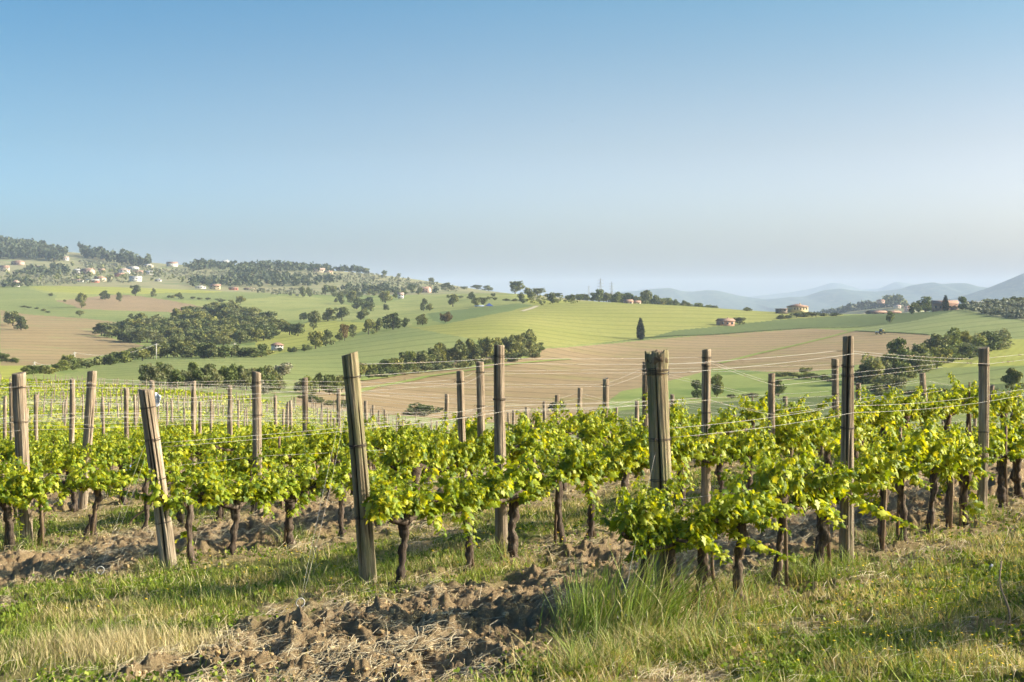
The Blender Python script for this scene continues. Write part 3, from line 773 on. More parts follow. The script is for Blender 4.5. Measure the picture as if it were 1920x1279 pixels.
# ------------------------------------------------------------------ wires
def hook(p0, p1, frac): return p0 + (p1 - p0) * frac
WIRES = [("upper", .945), ("upper", .915), ("middle", .70), ("middle", .675), ("low", .40)]
wire_rs = np.random.default_rng(3)
def wire_path(k, frac, side, seed, sag=0.02):
    ps = sorted(ROWPOSTS.get(k, []), key=lambda q: q[0])
    if len(ps) < 2: return None
    pts = []
    rs = np.random.default_rng(seed)
    for i, (t, b, tp) in enumerate(ps):
        f = frac + rs.uniform(-.012, .012)
        p = hook(b, tp, f) + np.array((SID[0], SID[1], 0)) * .05 * side
        if pts:
            q = pts[-1]; nseg = 8
            for j in range(1, nseg):
                w_ = j / nseg; m_ = q + (p - q) * w_
                m_ = m_ + np.array((0, 0, -sag * 4 * w_ * (1 - w_)))
                pts_mid.append(m_)
            pts.extend(pts_mid)
        pts_mid = []
        pts.append(p)
    return np.array(pts)
far_w = MB()
for k in range(0, 34):
    for wi, (nm, fr) in enumerate(WIRES):
        P = wire_path(k, fr, 1 if wi % 2 else -1, k * 10 + wi, 0.012 if wi < 2 else .02)
        if P is None: continue
        # carry the wire on out of the picture on the near rows
        if k <= 6:
            e = P[-1] + np.array((DIR[0], DIR[1], 0)) * 5; e[2] = P[-1][2] + float(Z0(e[0], e[1]) - Z0(P[-1][0], P[-1][1])); P = np.concatenate([P, [e]])
        if k >= 3:
            a = P[0] - np.array((DIR[0], DIR[1], 0)) * 4; a[2] = P[0][2] + float(Z0(a[0], a[1]) - Z0(P[0][0], P[0][1])) 
            P = np.concatenate([[a], P])
        r = 0.0013 if k < 3 else (0.0014 if k < 8 else 0.0017)
        if k < 8:
            mb = MB(); mb.tube(P, r, 4)
            word = {0: "top front strand", 1: "top rear strand", 2: "middle front strand", 3: "middle rear strand", 4: "lowest strand"}[wi]
            o = link("trellis_wire", mb.mesh("trellis_wire", [M_WIRE], True), None, None, None, None, f"{word} of thin pale wire strung along the {ORD[k]} row of vines", "wire", "trellis wires")
            if k < 5 and wi < 4:
                tb = MB()
                L_ = np.cumsum(np.r_[0, np.linalg.norm(np.diff(P, axis=0), axis=1)])
                for c in range(int(L_[-1] * (3.2 if wi < 2 else 2.4))):
                    d = wire_rs.uniform(0, L_[-1])
                    if d > 16: continue
                    c0 = np.array([np.interp(d, L_, P[:, q]) for q in range(3)])
                    tl = wire_rs.uniform(1.5, 5.5) * math.pi; kk = 10
                    a = np.linspace(0, tl, kk); rr = wire_rs.uniform(.003, .008)
                    ax = np.array((DIR[0], DIR[1], 0)) * np.linspace(0, wire_rs.uniform(.02, .10), kk)[:, None]
                    Q = c0 + ax + np.stack([SID[0] * np.cos(a) * rr, SID[1] * np.cos(a) * rr, np.sin(a) * rr], 1)
                    if wire_rs.random() < .25:
                        Q = np.concatenate([Q, Q[-1:] + np.array([[.005, 0, -.02], [.0, .0, -wire_rs.uniform(.03, .09)]])])
                    tb.tube(Q, 0.0017, 3, False)
                if tb.n: link("tendril", tb.mesh("tendril", [M_TENDRIL], True), o, kind="stuff")
        else:
            far_w.tube(P, r, 3, False)
link("distant_wires", far_w.mesh("distant_wires", [M_WIRE], True), kind="stuff", label="thin pale wires along the farther vineyard rows", cat="wires")

# ------------------------------------------------------------------ guy wires with ring anchors in front of the row ends
def guy(px, py, k, frac, label, alabel, twist=2, r=.030):
    x, y, z = gp(px, py); z = float(Z(np.array([x]), np.array([y]))[0])
    p = sorted(ROWPOSTS[k], key=lambda q: q[0])[0]
    ring = MB(); a = np.linspace(-1.4, 2 * math.pi - 1.75, 26)
    P = np.stack([np.cos(a) * r, np.zeros(26) + np.linspace(-.008, .008, 26), np.sin(a) * r + r + .06], 1)
    P = np.concatenate([P[:1] * (1, 1, 0) + (0, 0, -.12), P[:1] * (1, 1, 0) + (0, 0, .02), P])
    ring.tube(P, 0.0048, 7)
    o = link("ring_anchor", ring.mesh("ring_anchor", [M_WIRE], True), None, (x, y, z), 0.5, None, alabel, "anchor", "ring anchors of the row ends")
    for j in range(twist):
        mb = MB(); b = hook(p[1], p[2], frac - .05 * j) + np.array((-.04, -.05, 0)); e = np.array((x + .01 * j, y, z + r + .07))
        w_ = np.linspace(0, 1, 12)[:, None]; Q = e + (b - e) * w_ + np.array((0, 0, -.03)) * 4 * w_ * (1 - w_) + np.array((.012, 0, 0)) * np.sin(w_ * 3.1) * (1 if j else -1)
        mb.tube(Q, .0008, 4)
        link("guy_wire", mb.mesh("guy_wire", [M_WIRE], True), None, None, None, None, label + (", front strand" if j == 0 else ", rear strand"), "wire", "guy wires of the end posts")
guy(563, 1150, 1, .84, "slack wire from the mossy leaning post down to its ring", "iron ring anchor at the edge of the clods left of the mossy post")
guy(188, 1092, 2, .72, "slack wire from the short cracked leaning post down to its ring", "iron ring anchor by the dry clods left of the short leaning post")
guy(1165, 1190, 0, .62, "slack wire from the rotten-topped post down into tall grass", "iron ring anchor half hidden in the tall green grass", 1, .028)

# ------------------------------------------------------------------ grapevines
LEAF = np.array([(0, 0), (-.16, -.17), (-.40, -.12), (-.50, .12), (-.33, .26), (-.50, .55), (-.22, .60), (0, 1.0), (.22, .60), (.50, .55), (.33, .26), (.50, .12), (.40, -.12), (.16, -.17)])
def leaf_batch(pos, tip, nrm, size, curl):
    """pos (n,3), tip direction, normal -> many lobed leaves"""
    n = len(pos); k = len(LEAF)
    tip = tip / (np.linalg.norm(tip, axis=1)[:, None] + 1e-9)
    nrm = nrm - (nrm * tip).sum(1)[:, None] * tip; nrm /= np.linalg.norm(nrm, axis=1)[:, None] + 1e-9
    sd_ = np.cross(tip, nrm)
    L2 = np.concatenate([LEAF, [(0, .33)]])
    zz = -np.abs(L2[:, 0])[None, :] * curl[:, None] - (L2[:, 1] ** 2)[None, :] * curl[:, None] * .6
    jit = 1 + (rng.random((n, k + 1, 2)) - .5) * .16
    lx = L2[None, :, 0] * jit[:, :, 0]; ly = L2[None, :, 1] * jit[:, :, 1]
    V = pos[:, None, :] + size[:, None, None] * (sd_[:, None, :] * lx[:, :, None] + tip[:, None, :] * ly[:, :, None] + nrm[:, None, :] * zz[:, :, None])
    V = V.reshape(-1, 3)
    b = np.arange(n)[:, None] * (k + 1); i = np.arange(k)[None, :]
    Fc = np.stack([b + i, b + (i + 1) % k, np.broadcast_to(b + k, (n, k))], -1).reshape(-1, 3)
    return V, Fc

def vine_variant(seed, hgt=0.60, nshoot=13, dense=1.0, width=.39):
    rs = np.random.default_rng(seed)
    tr = MB(); m = 40
    f = np.linspace(0, 1, m)
    bend = rs.uniform(-.14, .14); by_ = rs.uniform(-.06, .06)
    X = bend * (f - 1) * 1.0 + .014 * np.sin(f * 6 + rs.uniform(0, 6)) + .006 * np.sin(f * 23 + seed); Y = by_ * (f - 1) + .012 * np.sin(f * 5 + rs.uniform(0, 6)) + .006 * np.sin(f * 19 + seed)
    Zt = -.06 + f * (hgt + .06)
    rad = np.interp(f, [0, .08, .2, .6, .85, 1], [.060, .044, .034, .030, .042, .038]) * rs.uniform(.8, 1.2)
    tr.tube(np.stack([X, Y, Zt], 1), rad * (1 + .16 * np.sin(f * 19 + seed) + .1 * np.sin(f * 41 + seed * 3)), 16, True, .34, seed, 5.0)
    for sgn in (-1, 1):
        g = np.linspace(0, 1, 7); ln = width * rs.uniform(.8, 1.0)
        P = np.stack([X[-1] + sgn * g * ln, Y[-1] + .03 * np.sin(g * 5 + seed), hgt - .02 + .05 * np.sin(g * 3 + seed * 2) + .03 * g], 1)
        tr.tube(P, np.interp(g, [0, 1], [.03, .014]), 7, True, .3, seed + 1, 4.0)
    for _ in range(3):     # pruned spurs
        c = np.array((rs.uniform(-.3, .3), rs.uniform(-.02, .02), hgt)); d = np.array((rs.uniform(-.05, .05), rs.uniform(-.06, .06), rs.uniform(.04, .10)))
        tr.tube([c, c + d * .6, c + d], [.016, .014, .012], 6, True, .3, seed)
    sh = MB(); pos = []; tip = []; nrm = []; size = []
    for i in range(nshoot):
        x0 = -width + 2 * width * (i + rs.uniform(.1, .9)) / nshoot
        ln = rs.uniform(.17, .38) * (1.5 if rs.random() < .12 else 1)
        side = rs.uniform(-1, 1)
        d0 = np.array((rs.uniform(-.35, .35), side * .75, 1.0 if rs.random() > .25 else rs.uniform(-.45, .3))); d0 /= np.linalg.norm(d0)
        k = 9; q = [np.array((x0, side * .03, hgt + rs.uniform(-.05, .05)))]; d = d0.copy()
        for j in range(k - 1):
            q.append(q[-1] + d * ln / (k - 1)); d = d + np.array((rs.normal(0, .08), side * .06, -.05 if ln < .5 else -.01)); d /= np.linalg.norm(d)
        q = np.array(q); sh.tube(q, np.linspace(.0042, .0018, k), 4, False)
        nl = int((22 + ln * 72) * dense)
        for j in range(nl):
            ff = (j + .5) / nl; p = np.array([np.interp(ff * (k - 1), np.arange(k), q[:, c]) for c in range(3)])
            az = j * 2.4 + rs.uniform(-.6, .6)
            out = np.array((math.cos(az), math.sin(az), rs.uniform(-.25, .35))); out[1] += side * .35; out /= np.linalg.norm(out)
            pet = rs.uniform(.03, .085) * (1.1 - .6 * ff)
            pp = p + out * pet
            pos.append(pp); tip.append(out * .7 + np.array((0, 0, -rs.uniform(.15, 1.2))) + rs.normal(0, .25, 3))
            nrm.append(np.array((out[0] * .7, out[1] * .7, rs.uniform(.2, 1.0))) + rs.normal(0, .35, 3))
            size.append((.024 + .052 * rs.random() ** 1.15) * (1.08 - .62 * ff ** 2.2))
            if j % 3 == 0: sh.tube([p, pp], .0016, 3, False)
    pos = np.array(pos); size = np.array(size); curl = rs.uniform(.1, .95, len(pos))
    V, Fc = leaf_batch(pos, np.array(tip), np.array(nrm), size, curl)
    me_l = mesh_np("foliage", V, [Fc], [M_LEAF], False)
    st = MB(); a = rs.uniform(-.1, .1, 4)
    st.tube([(a[0] + .05, .05, -.08), (.03 + a[1] * .3, .04, .5), (a[2] + .03, .03, rs.uniform(.62, .95))], [.016, .015, .013], 6, True, .15, seed)
    return tr.mesh("trunk", [M_BARK], True), sh.mesh("shoots", [M_CANE], True), me_l, st.mesh("stake", [M_STAKE], True)
VINES = [vine_variant(300 + i, rs_h, ns) for i, (rs_h, ns) in enumerate([(.58, 16), (.54, 17), (.62, 15), (.56, 18), (.64, 16), (.52, 15), (.60, 17), (.55, 16), (.61, 18), (.58, 13)])]
VINE_N = [0]
def add_vine(x, y, label, group, scale=1.0, stake=None, var=None, rot=None, zdrop=0.0):
    i = VINE_N[0]; VINE_N[0] += 1
    r_ = random.Random(i * 7 + 1)
    v = VINES[(i * 3 + r_.randint(0, 2)) % len(VINES) if var is None else var]
    o = link("grapevine", None, None, (x, y, float(Z(np.array([x]), np.array([y]))[0]) - zdrop), ROWA + (math.pi if r_.random() < .5 else 0) + r_.uniform(-.1, .1), None, label, "vine", group)
    o.scale = (scale * r_.uniform(.92, 1.1), scale * r_.uniform(.9, 1.12), scale * r_.uniform(.90, 1.08))
    link("trunk", v[0], o); link("shoots", v[1], o); link("foliage", v[2], o)
    if stake if stake is not None else r_.random() < .45: link("stake", v[3], o)
    return o
# trunks read off the photograph for the nearest four rows (row, foot x)
SEEN = {0: [1385, 1466, 1543, 1655, 1692, 1752, 1780, 1812, 1880, 1908],
        1: [757, 880, 968, 1047, 1108, 1176, 1228, 1278, 1352, 1400, 1442, 1480, 1516, 1552],
        2: [355, 441, 545, 637, 712, 780, 845, 885, 945, 990],
        3: [10, 78, 182, 278, 345, 415, 470, 525, 572, 618, 660]}
vines = []; OUTER = []
for k in range(0, 64):
    s = row_s(k)
    tl = []
    if k in SEEN:
        for px in SEEN[k]:
            u = (px - CX) / F; D = s / (SID[0] * u + SID[1]); tl.append(ts(u * D, D)[0])
        t = tl[-1] + .78
    else: t = row_end(k) + .2 if k != 4 else 9.4
    while t < 250:
        tl.append(t); t += .78 + ((hash((k, int(t * 10))) % 100) / 100 - .5) * .14
    for t in tl:
        x, y = xy(t, s)
        if y < 3 or not in_view(x, y, .03) or y > vine_edge(x / y): continue
        if k > 5 and prs.random() < .03: continue
        vines.append((y, k, t, x, y))
for px, py in ((1208, 1152), (1262, 1150), (1318, 1140)):      # the end vines stand in front of the rotten-topped post
    x, y, z = gp(px, py); vines.append((y, 0, ts(x, y)[0], x, y))
vines.sort()
for t in np.arange(8.9, 17.5, .55):      # the next row on the right: outside the frame, its shade falls into it
    x, y = xy(t, row_s(-1)); OUTER.append((x, y))
cnt = {}
order = sorted(range(min(290, len(vines))), key=lambda i: (vines[i][1], vines[i][2]))
vl = {}
for i in order:
    k = vines[i][1]; cnt[k] = cnt.get(k, 0) + 1; vl[i] = cnt[k]
special = {(0, 1): "gnarled grapevine with a pale sawn stump, foot hidden in tall grass", (1, 1): "grapevine with a thick black trunk just right of the mossy leaning post",
           (2, 1): "grapevine drooping low beside the short grey leaning post", (0, 4): "grapevine on a straight dark trunk, fourth of the nearest row"}
for i in order:
    D, k, t, x, y = vines[i]; c = vl[i]
    if (k, c) in special: lab, grp = special[(k, c)], "grapevines"
    elif k < 8 and c <= 20: lab, grp = f"{ORD[c-1]} leafy grapevine in view along the {ORD[k]} row, counted from its near end", "grapevines"
    elif k < 20: lab, grp = f"leafy grapevine merged into the green band of the {ORD[k]} row", f"grapevines far along the {ORD[k]} row"
    else: lab, grp = "leafy grapevine in the far rows", "grapevines of the far rows"
    add_vine(x, y, lab, grp, 1.0 if k else (.90 if c <= 3 else 1.0))
for x, y in OUTER: add_vine(x, y, "grapevine of the row beyond the picture's right edge, seen only by its shade", "vines outside the right edge", 1.0)
# the rest of the vineyard: nobody could count these leaves
rest = vines[290:]
if rest:
    C = np.array([(q[3], q[4]) for q in rest]); nper = 26
    c = np.repeat(C, nper, 0); n_ = len(c)
    a = rng.uniform(-.5, .5, n_); b = rng.normal(0, .17, n_); h = .38 + .55 * rng.beta(1.6, 1.7, n_)
    far = c[:, 1]
    x = c[:, 0] + a * DIR[0] + b * SID[0]; y = c[:, 1] + a * DIR[1] + b * SID[1]; z = Z0(x, y) + h
    size = rng.uniform(.09, .16, n_) * (1 + sstep(40, 150, far) * .8)
    P = np.stack([x, y, z], 1)
    tipv = rng.normal(0, 1, (n_, 3)); nv = rng.normal(0, .8, (n_, 3)) + (0, 0, .8)
    tipv /= np.linalg.norm(tipv, axis=1)[:, None]; nv -= (nv * tipv).sum(1)[:, None] * tipv; nv /= np.linalg.norm(nv, axis=1)[:, None]; sv = np.cross(tipv, nv)
    Q = np.array([(-.5, -.2), (.5, -.2), (.42, .45), (0, .9), (-.42, .45)])
    V = (P[:, None, :] + size[:, None, None] * (sv[:, None, :] * Q[None, :, :1] + tipv[:, None, :] * Q[None, :, 1:])).reshape(-1, 3)
    Fc = (np.arange(n_)[:, None] * 5 + np.arange(5)[None, :])
    link("distant_vines", mesh_np("distant_vines", V, [Fc], [M_LEAF]), kind="stuff", label="green foliage of the far vineyard rows", cat="vines")
    tb = MB()
    for q in rest[:900]:
        z0 = float(Z0(q[3], q[4])); tb.tube([(q[3], q[4], z0 - .05), (q[3] + .03, q[4], z0 + .6)], [.05, .035], 5, False)
    link("distant_vine_trunks", tb.mesh("distant_vine_trunks", [M_BARK], True), kind="stuff", label="dark trunks of the far vineyard rows", cat="vine trunks")
# ------------------------------------------------------------------ trees
def leaf_ramp(a, b, c): return [(0.0, a), (0.5, b), (1.0, c)]
M_OAK = leafy("oak_leaves", leaf_ramp((.085, .108, .040), (.165, .180, .066), (.27, .265, .105)), .12, False, (1.2, 1.2, .6), .7, .12, .38)
M_PALE = leafy("willow_leaves", leaf_ramp((.13, .145, .07), (.20, .21, .105), (.28, .275, .15)), .30, False, (1.2, 1.2, .6), .7, .15, .2)
M_BLOSSOM = leafy("blossom_leaves", leaf_ramp((.12, .125, .06), (.30, .28, .20), (.50, .46, .38)), .25, False, (1.1, 1.1, .9), .8, .1, .1)
M_RUSSET = leafy("russet_leaves", leaf_ramp((.11, .075, .032), (.165, .115, .045), (.20, .155, .065)), .2, False, (1.2, 1.1, .6), .7, .15, .15)
M_CYP = leafy("cypress_leaves", leaf_ramp((.020, .028, .014), (.032, .042, .020), (.050, .060, .028)), .08, False, (1.1, 1.1, .7), .8, .1, .1)
M_FRESH = leafy("fresh_tree_leaves", leaf_ramp((.10, .125, .042), (.155, .185, .058), (.22, .245, .085)), .15, False, (1.2, 1.2, .5), .7, .12, .3)
M_OLIVE = leafy("olive_leaves", leaf_ramp((.14, .148, .090), (.21, .212, .135), (.29, .285, .19)), .15, False, (1.1, 1.1, .8), .7, .2, .15)
M_PINE = leafy("pine_leaves", leaf_ramp((.045, .062, .034), (.080, .098, .050), (.125, .140, .072)), .2, False, (1.1, 1.1, .8), .7, .15, .1)
M_TRUNK = plain("tree_bark", (.085, .062, .045), 0.95, .35, 4)

def quads(P, size, rs, flat=0.0):
    n = len(P)
    a = rs.normal(0, 1, (n, 3)); a /= np.linalg.norm(a, axis=1)[:, None]
    b = rs.normal(0, 1, (n, 3)); b -= (a * b).sum(1)[:, None] * a; b /= np.linalg.norm(b, axis=1)[:, None]
    s = size[:, None]
    V = np.stack([P - a * s - b * s * .7, P + a * s - b * s * .55, P + a * s * .8 + b * s * .7, P - a * s * .7 + b * s * .8], 1).reshape(-1, 3)
    return V, np.arange(n)[:, None] * 4 + np.arange(4)[None, :]

def crown_points(n, rs, lobes, fill=.55, rough=.22):
    """leaf clumps near the skin of several uneven lobes (unit-height tree)"""
    L = np.array(lobes); w_ = L[:, 3] ** 2; i = rs.choice(len(L), n, p=w_ / w_.sum())
    d = rs.normal(0, 1, (n, 3)); d /= np.linalg.norm(d, axis=1)[:, None]
    r = fill + (1 - fill) * rs.random(n) ** .6
    r = r * (1 + rough * (vn3(d * 2.3 + i[:, None] * 3.7, 5) - .5) * 2)
    return L[i, :3] + d * (L[i, 3] * r)[:, None] * np.array((1, 1, .85))

def tree_variant(kind, seed):
    """unit tree: height 1, crown about 1 wide; returns crown mesh, trunk mesh"""
    rs = np.random.default_rng(seed)
    lobes = []
    if kind == 'cypress':
        for z in np.linspace(.10, .97, 14): lobes.append((rs.normal(0, .012), rs.normal(0, .012), z, .215 * math.sin(min(1, (z + .10) ** .75) * math.pi * .93) ** .75 + .02))
        n, sz = 2200, .022
    elif kind in ('shrub', 'olive'):
        for _ in range(7): lobes.append((rs.uniform(-.30, .30), rs.uniform(-.30, .30), rs.uniform(.25, .68), rs.uniform(.20, .32)))
        n, sz = 700, .05
    elif kind in ('willow', 'blossom'):
        for _ in range(10): lobes.append((rs.uniform(-.26, .26), rs.uniform(-.26, .26), rs.uniform(.16, .82), rs.uniform(.14, .24)))
        n, sz = 1000, .036
    elif kind == 'tall':
        for _ in range(12): z = rs.uniform(.18, .85); q = .26 * (1 - abs(z - .5)); lobes.append((rs.uniform(-q, q), rs.uniform(-q, q), z, rs.uniform(.14, .24)))
        n, sz = 1300, .034
    else:   # oak: broad, domed, with gaps between the lobes and a visible trunk
        for _ in range(18):
            a = rs.uniform(0, 6.28); r = rs.uniform(.03, .36); z = rs.uniform(.24, .84) - r * .12
            lobes.append((math.cos(a) * r, math.sin(a) * r, z, rs.uniform(.11, .22)))
        n, sz = 1500, .034
    P = crown_points(n, rs, lobes, .55, .05 if kind == 'cypress' else .22); P[:, 2] = np.clip(P[:, 2], .03, 1.0)
    V, Fc = quads(P, rs.uniform(.6, 1.5, n) * sz, rs)
    mat = dict(oak=M_OAK, cypress=M_CYP, shrub=M_OAK, willow=M_PALE, blossom=M_BLOSSOM, tall=M_FRESH, russet=M_RUSSET, olive=M_OLIVE)[kind]
    tr = MB()
    hz = .5 if kind in ('oak', 'russet') else .35
    tr.tube([(0, 0, -.08), (.01, 0, .12), (.0, .015, .3), (.01, 0, hz)], [.038, .028, .022, .016], 7)
    for _ in range(5 if kind != 'cypress' else 0):
        l = lobes[rs.integers(len(lobes))]; z = rs.uniform(.2, hz)
        tr.tube([(0, 0, z), (l[0] * .5, l[1] * .5, z * .5 + l[2] * .5 - .03), (l[0], l[1], l[2])], [.014, .010, .005], 5)
    return mesh_np("crown", V, [Fc], [mat]), tr.mesh("trunk", [M_TRUNK], True)
TV = {k: [tree_variant(k, 40 + 7 * i + len(k)) for i in range(nv)] for k, nv in dict(oak=6, cypress=2, shrub=4, willow=4, blossom=2, tall=5, russet=2, olive=2).items()}
TREE_N = [0]
NICE = dict(oak='tree', cypress='cypress', shrub='shrub', willow='willow_tree', blossom='blossom_tree', tall='tree', russet='tree', olive='olive_tree')
def tree(px, py, h, w_, kind, label, group=None, D=None, parts=True):
    """base at photo pixel (px, py); height and width in photo pixels"""
    if D is None: x, y, z = gp(px, py, 60)
    else: y = D; x = (px - CX) / F * D; z = float(Z0(x, y))
    i = TREE_N[0]; TREE_N[0] += 1; r_ = random.Random(i + 50)
    v = TV[kind][r_.randrange(len(TV[kind]))]
    H = h / F * y; W = w_ / F * y
    cat = 'shrub' if kind == 'shrub' else 'tree'
    o = link(NICE[kind], None, None, (x, y, z - .02 * H), r_.uniform(0, 6.28), None, label, cat, group)
    f = {'cypress': .48, 'shrub': 1.05, 'willow': .85, 'blossom': .85, 'tall': .85}.get(kind, .95)
    f *= .90; H *= 1.10
    o.scale = (W / f, W / f, H)
    link("trunk", v[1], o); link("crown", v[0], o)
    return o

trs = np.random.default_rng(77)
def along(pts, n, h, w_, kinds, label, group, jy=1.5, Dm=None, fj=.22):
    P = np.array(pts, float); L = np.r_[0, np.cumsum(np.hypot(*np.diff(P, axis=0).T))]
    for i in range(n):
        d = (i + .5 + trs.uniform(-.35, .35)) / n * L[-1]
        px, py = np.interp(d, L, P[:, 0]), np.interp(d, L, P[:, 1]) + trs.uniform(-jy, jy)
        hh = np.interp(d / L[-1], np.linspace(0, 1, len(h)), h) * trs.uniform(1 - fj, 1 + fj)
        tree(px, py, hh, w_ * trs.uniform(.8, 1.25), kinds[trs.integers(len(kinds))], label, group, Dm)
def inside(poly, n, h, w_, kinds, label, group):
    P = np.array(poly, float); lo, hi = P.min(0), P.max(0); c = 0; pts = []
    while c < n:
        q = lo + trs.random(2) * (hi - lo)
        if in_poly(np.array([q[0]]), np.array([q[1]]), poly)[0] and all(np.hypot(q[0] - a[0], (q[1] - a[1]) * 1.8) > w_ * .38 for a in pts): pts.append(q); c += 1
        elif trs.random() < .002: c += 1
    for q in sorted(pts, key=lambda a: a[1]):
        tree(q[0], q[1], h * trs.uniform(.75, 1.25), w_ * trs.uniform(.8, 1.3), kinds[trs.integers(len(kinds))], label, group)
T_ = [
 (153,577,27,23,'oak',"round dark tree at the left tip of the small pink ploughed field"),
 (197,562,17,19,'oak',"bushy tree on the grassy corner above the pink ploughed field"),
 (223,566,18,11,'oak',"small round tree on the top edge of the pink ploughed field"),
 (254,555,22,21,'oak',"spreading tree alone on the crest above the pink ploughed field"),
 (287,557,16,12,'oak',"small round tree on the crest, just right of the spreading one"),
 (335,561,13,14,'shrub',"rounded bush at the left end of the thin field hedge"),
 (451,571,17,17,'oak',"small tree alone on pale green meadow above the large wood"),
 (150,594,13,16,'shrub',"low bush in green wheat below the round dark tree"),
 (24,611,29,36,'oak',"larger of a pair of dark trees standing in the brown field"),
 (39,619,27,26,'oak',"smaller of a pair of dark trees standing in the brown field"),
 (95,555,6,8,'shrub',"tiny bush on the left green slope"), (122,566,5,7,'shrub',"tiny bush at the tip of pink ploughed soil"),
 (130,688,24,34,'oak',"dark lone tree standing above the left field hedge"),
 (350,602,22,27,'oak',"big round tree on the top left shoulder of the large wood"),
 (246,602,14,14,'oak',"taller tree sticking out of the wood's upper left edge"), (267,602,14,18,'oak',"flat-topped tree sticking out of the wood's upper edge"),
 (568,557,20,16,'oak',"left tree of a touching pair on the meadow, below olive terraces"), (581,557,18,14,'oak',"right tree of a touching pair on the meadow, below olive terraces"),
 (610,553,20,17,'oak',"left half of the broad dark tree pair above the big shadow"), (626,553,18,17,'oak',"right half of the broad dark tree pair above the big shadow"),
 (640,571,22,18,'oak',"dark tree at the left end of the mid-hill cluster"), (660,569,24,22,'oak',"tallest tree in the mid-hill cluster"),
 (669,580,22,27,'oak',"low broad tree in front of the mid-hill cluster"), (688,584,18,26,'oak',"wide bushy tree at the right foot of the mid-hill cluster"),
 (692,569,13,15,'oak',"small tree behind the right foot of the mid-hill cluster"), (630,567,10,8,'shrub',"small bush by the mid-hill cluster's left end"),
 (723,568,22,26,'oak',"round tree left of the small white house with pink roof"), (742,559,10,12,'tall',"light green bush beside the small white house"),
 (723,582,12,13,'oak',"small round tree on the meadow below the white house"),
 (794,583,23,17,'oak',"taller of two joined trees in mid meadow below pink house"), (806,583,14,14,'oak',"shorter of two joined trees in mid meadow below pink house"),
 (849,575,25,23,'oak',"lone tree with visible trunk on the bright meadow below hill tail"),
 (885,562,15,12,'oak',"small tree behind the blue tent's hedge"), (893,576,17,20,'oak',"bushy tree left of the blue tent"), (906,573,16,16,'oak',"dark tree just behind the blue tent"),
 (924,558,9,9,'shrub',"tiny tree in the yellow strip above the blue tent"),
 (677,600,21,25,'oak',"tree on the meadow rim between wood and mid-hill cluster"),
 (792,610,21,21,'oak',"dark lone tree on the wheat field's upper edge"), (835,605,22,22,'russet',"russet-brown tree alone on the wheat field's edge"),
 (759,614,18,17,'oak',"slender tree at right end of the big grove by the wheat"), (737,618,31,36,'oak',"largest tree of the grove on the wheat field's edge"),
 (707,623,26,20,'oak',"narrow tree in the grove on the wheat field's edge"), (691,627,28,29,'oak',"broad tree at the left of the grove on the wheat field's edge"),
 (662,633,24,19,'oak',"dark tree beside the russet-topped tree"), (646,639,34,20,'russet',"tall tree with russet top on the wheat field's edge"), (636,641,18,14,'oak',"low dark tree at the foot of the russet-topped tree"),
 (592,654,33,33,'oak',"big tree with forked trunk standing in the yellow strip"), (611,649,30,29,'oak',"second big tree touching the forked one in the yellow strip"),
 (559,630,24,27,'oak',"round tree at the right end of the lower wood"), (588,618,34,30,'oak',"tall rounded tree rising at the wood's right end"),
 (615,602,24,30,'oak',"broad tree near the wood's upper right end"), (641,601,27,29,'oak',"large tree topping the wood's upper right end"), (570,600,14,16,'oak',"low tree on the wood's upper right rim"),
 (684,507,11,15,'oak',"dark tree on the far hill's skyline beside the pale house"), (721,511,10,13,'oak',"spreading tree alone on the far hill's skyline"), (748,518,8,8,'oak',"smallest lone tree on the falling far skyline"),
 (810,531,11,12,'oak',"round tree at the tail of the far hill's skyline"), (818,534,6,7,'shrub',"tiny bush at the tail of the far hill's skyline"),
 (838,544,14,22,'oak',"wide tree right of the pink house"), (870,543,6,14,'oak',"low flat tree on the saddle skyline"), (894,542,8,24,'oak',"long low row-like tree on the saddle skyline"), (916,541,10,23,'oak',"broad low tree on the saddle skyline"),
 (772,550,17,20,'oak',"dark tree left of the pink house"), (785,552,14,14,'oak',"round dark tree hiding the pink house's corner"), (816,550,10,12,'oak',"small tree at the right wall of the pink house"),
 (553,489,11,12,'oak',"tallest tree on the skyline of the middle hill"),
 (966,549,25,30,'oak',"large domed tree on the small crest hill, leftmost there"), (989,541,13,16,'oak',"medium tree behind the domed one on the crest hill"), (1008,541,14,26,'oak',"wide tree on the middle of the crest hill"), (1030,541,11,28,'oak',"low wide tree on the crest hill's right part"), (1046,543,9,20,'oak',"lowest tree on the crest hill's right end"),
 (980,569,20,18,'oak',"lone tree at the foot of the crest hill by the track"), (996,563,18,22,'oak',"bushy tree at the foot of the crest hill"), (1036,569,20,26,'oak',"big round tree in the gardens below the crest hill"), (1070,566,13,18,'oak',"bushy tree at the left end of barley crest"),
]
for q in T_: tree(*q[:6])
# skyline trees behind the barley crest (their feet are hidden by the crest)
sk = [(1073,551,10,14),(1086,553,11,16),(1101,556,9,17),(1124,566,23,23),(1137,568,18,17),(1156,569,20,22),(1178,570,21,22),(1196,568,13,14),(1211,572,28,27),(1229,574,24,21),(1243,575,18,16),(1256,577,16,18),(1269,575,18,16),(1281,578,15,16),(1293,578,17,17),(1310,579,13,21),(1328,580,13,15),(1339,581,12,14)]
lab = ["smallest far tree starting the barley crest line","second small far tree of the barley crest line","low far tree near the pylons","dense tree right below the taller pylon","dark tree between the two pylons","round tree below the shorter pylon","rounded tree left of the crest farmhouse","dark tree just above the crest farmhouse","biggest tree of the barley crest line","tall tree right of the biggest crest tree","mid tree on the barley crest line, right of the tall one","dark low tree in front of the crest line's dip","pointed tree in the crest line's dip","small tree right of the crest line's dip","bushy tree where the crest line thins","isolated round tree on the right of the crest line","second last tree of the crest line","last tree at the right end of the barley crest line"]
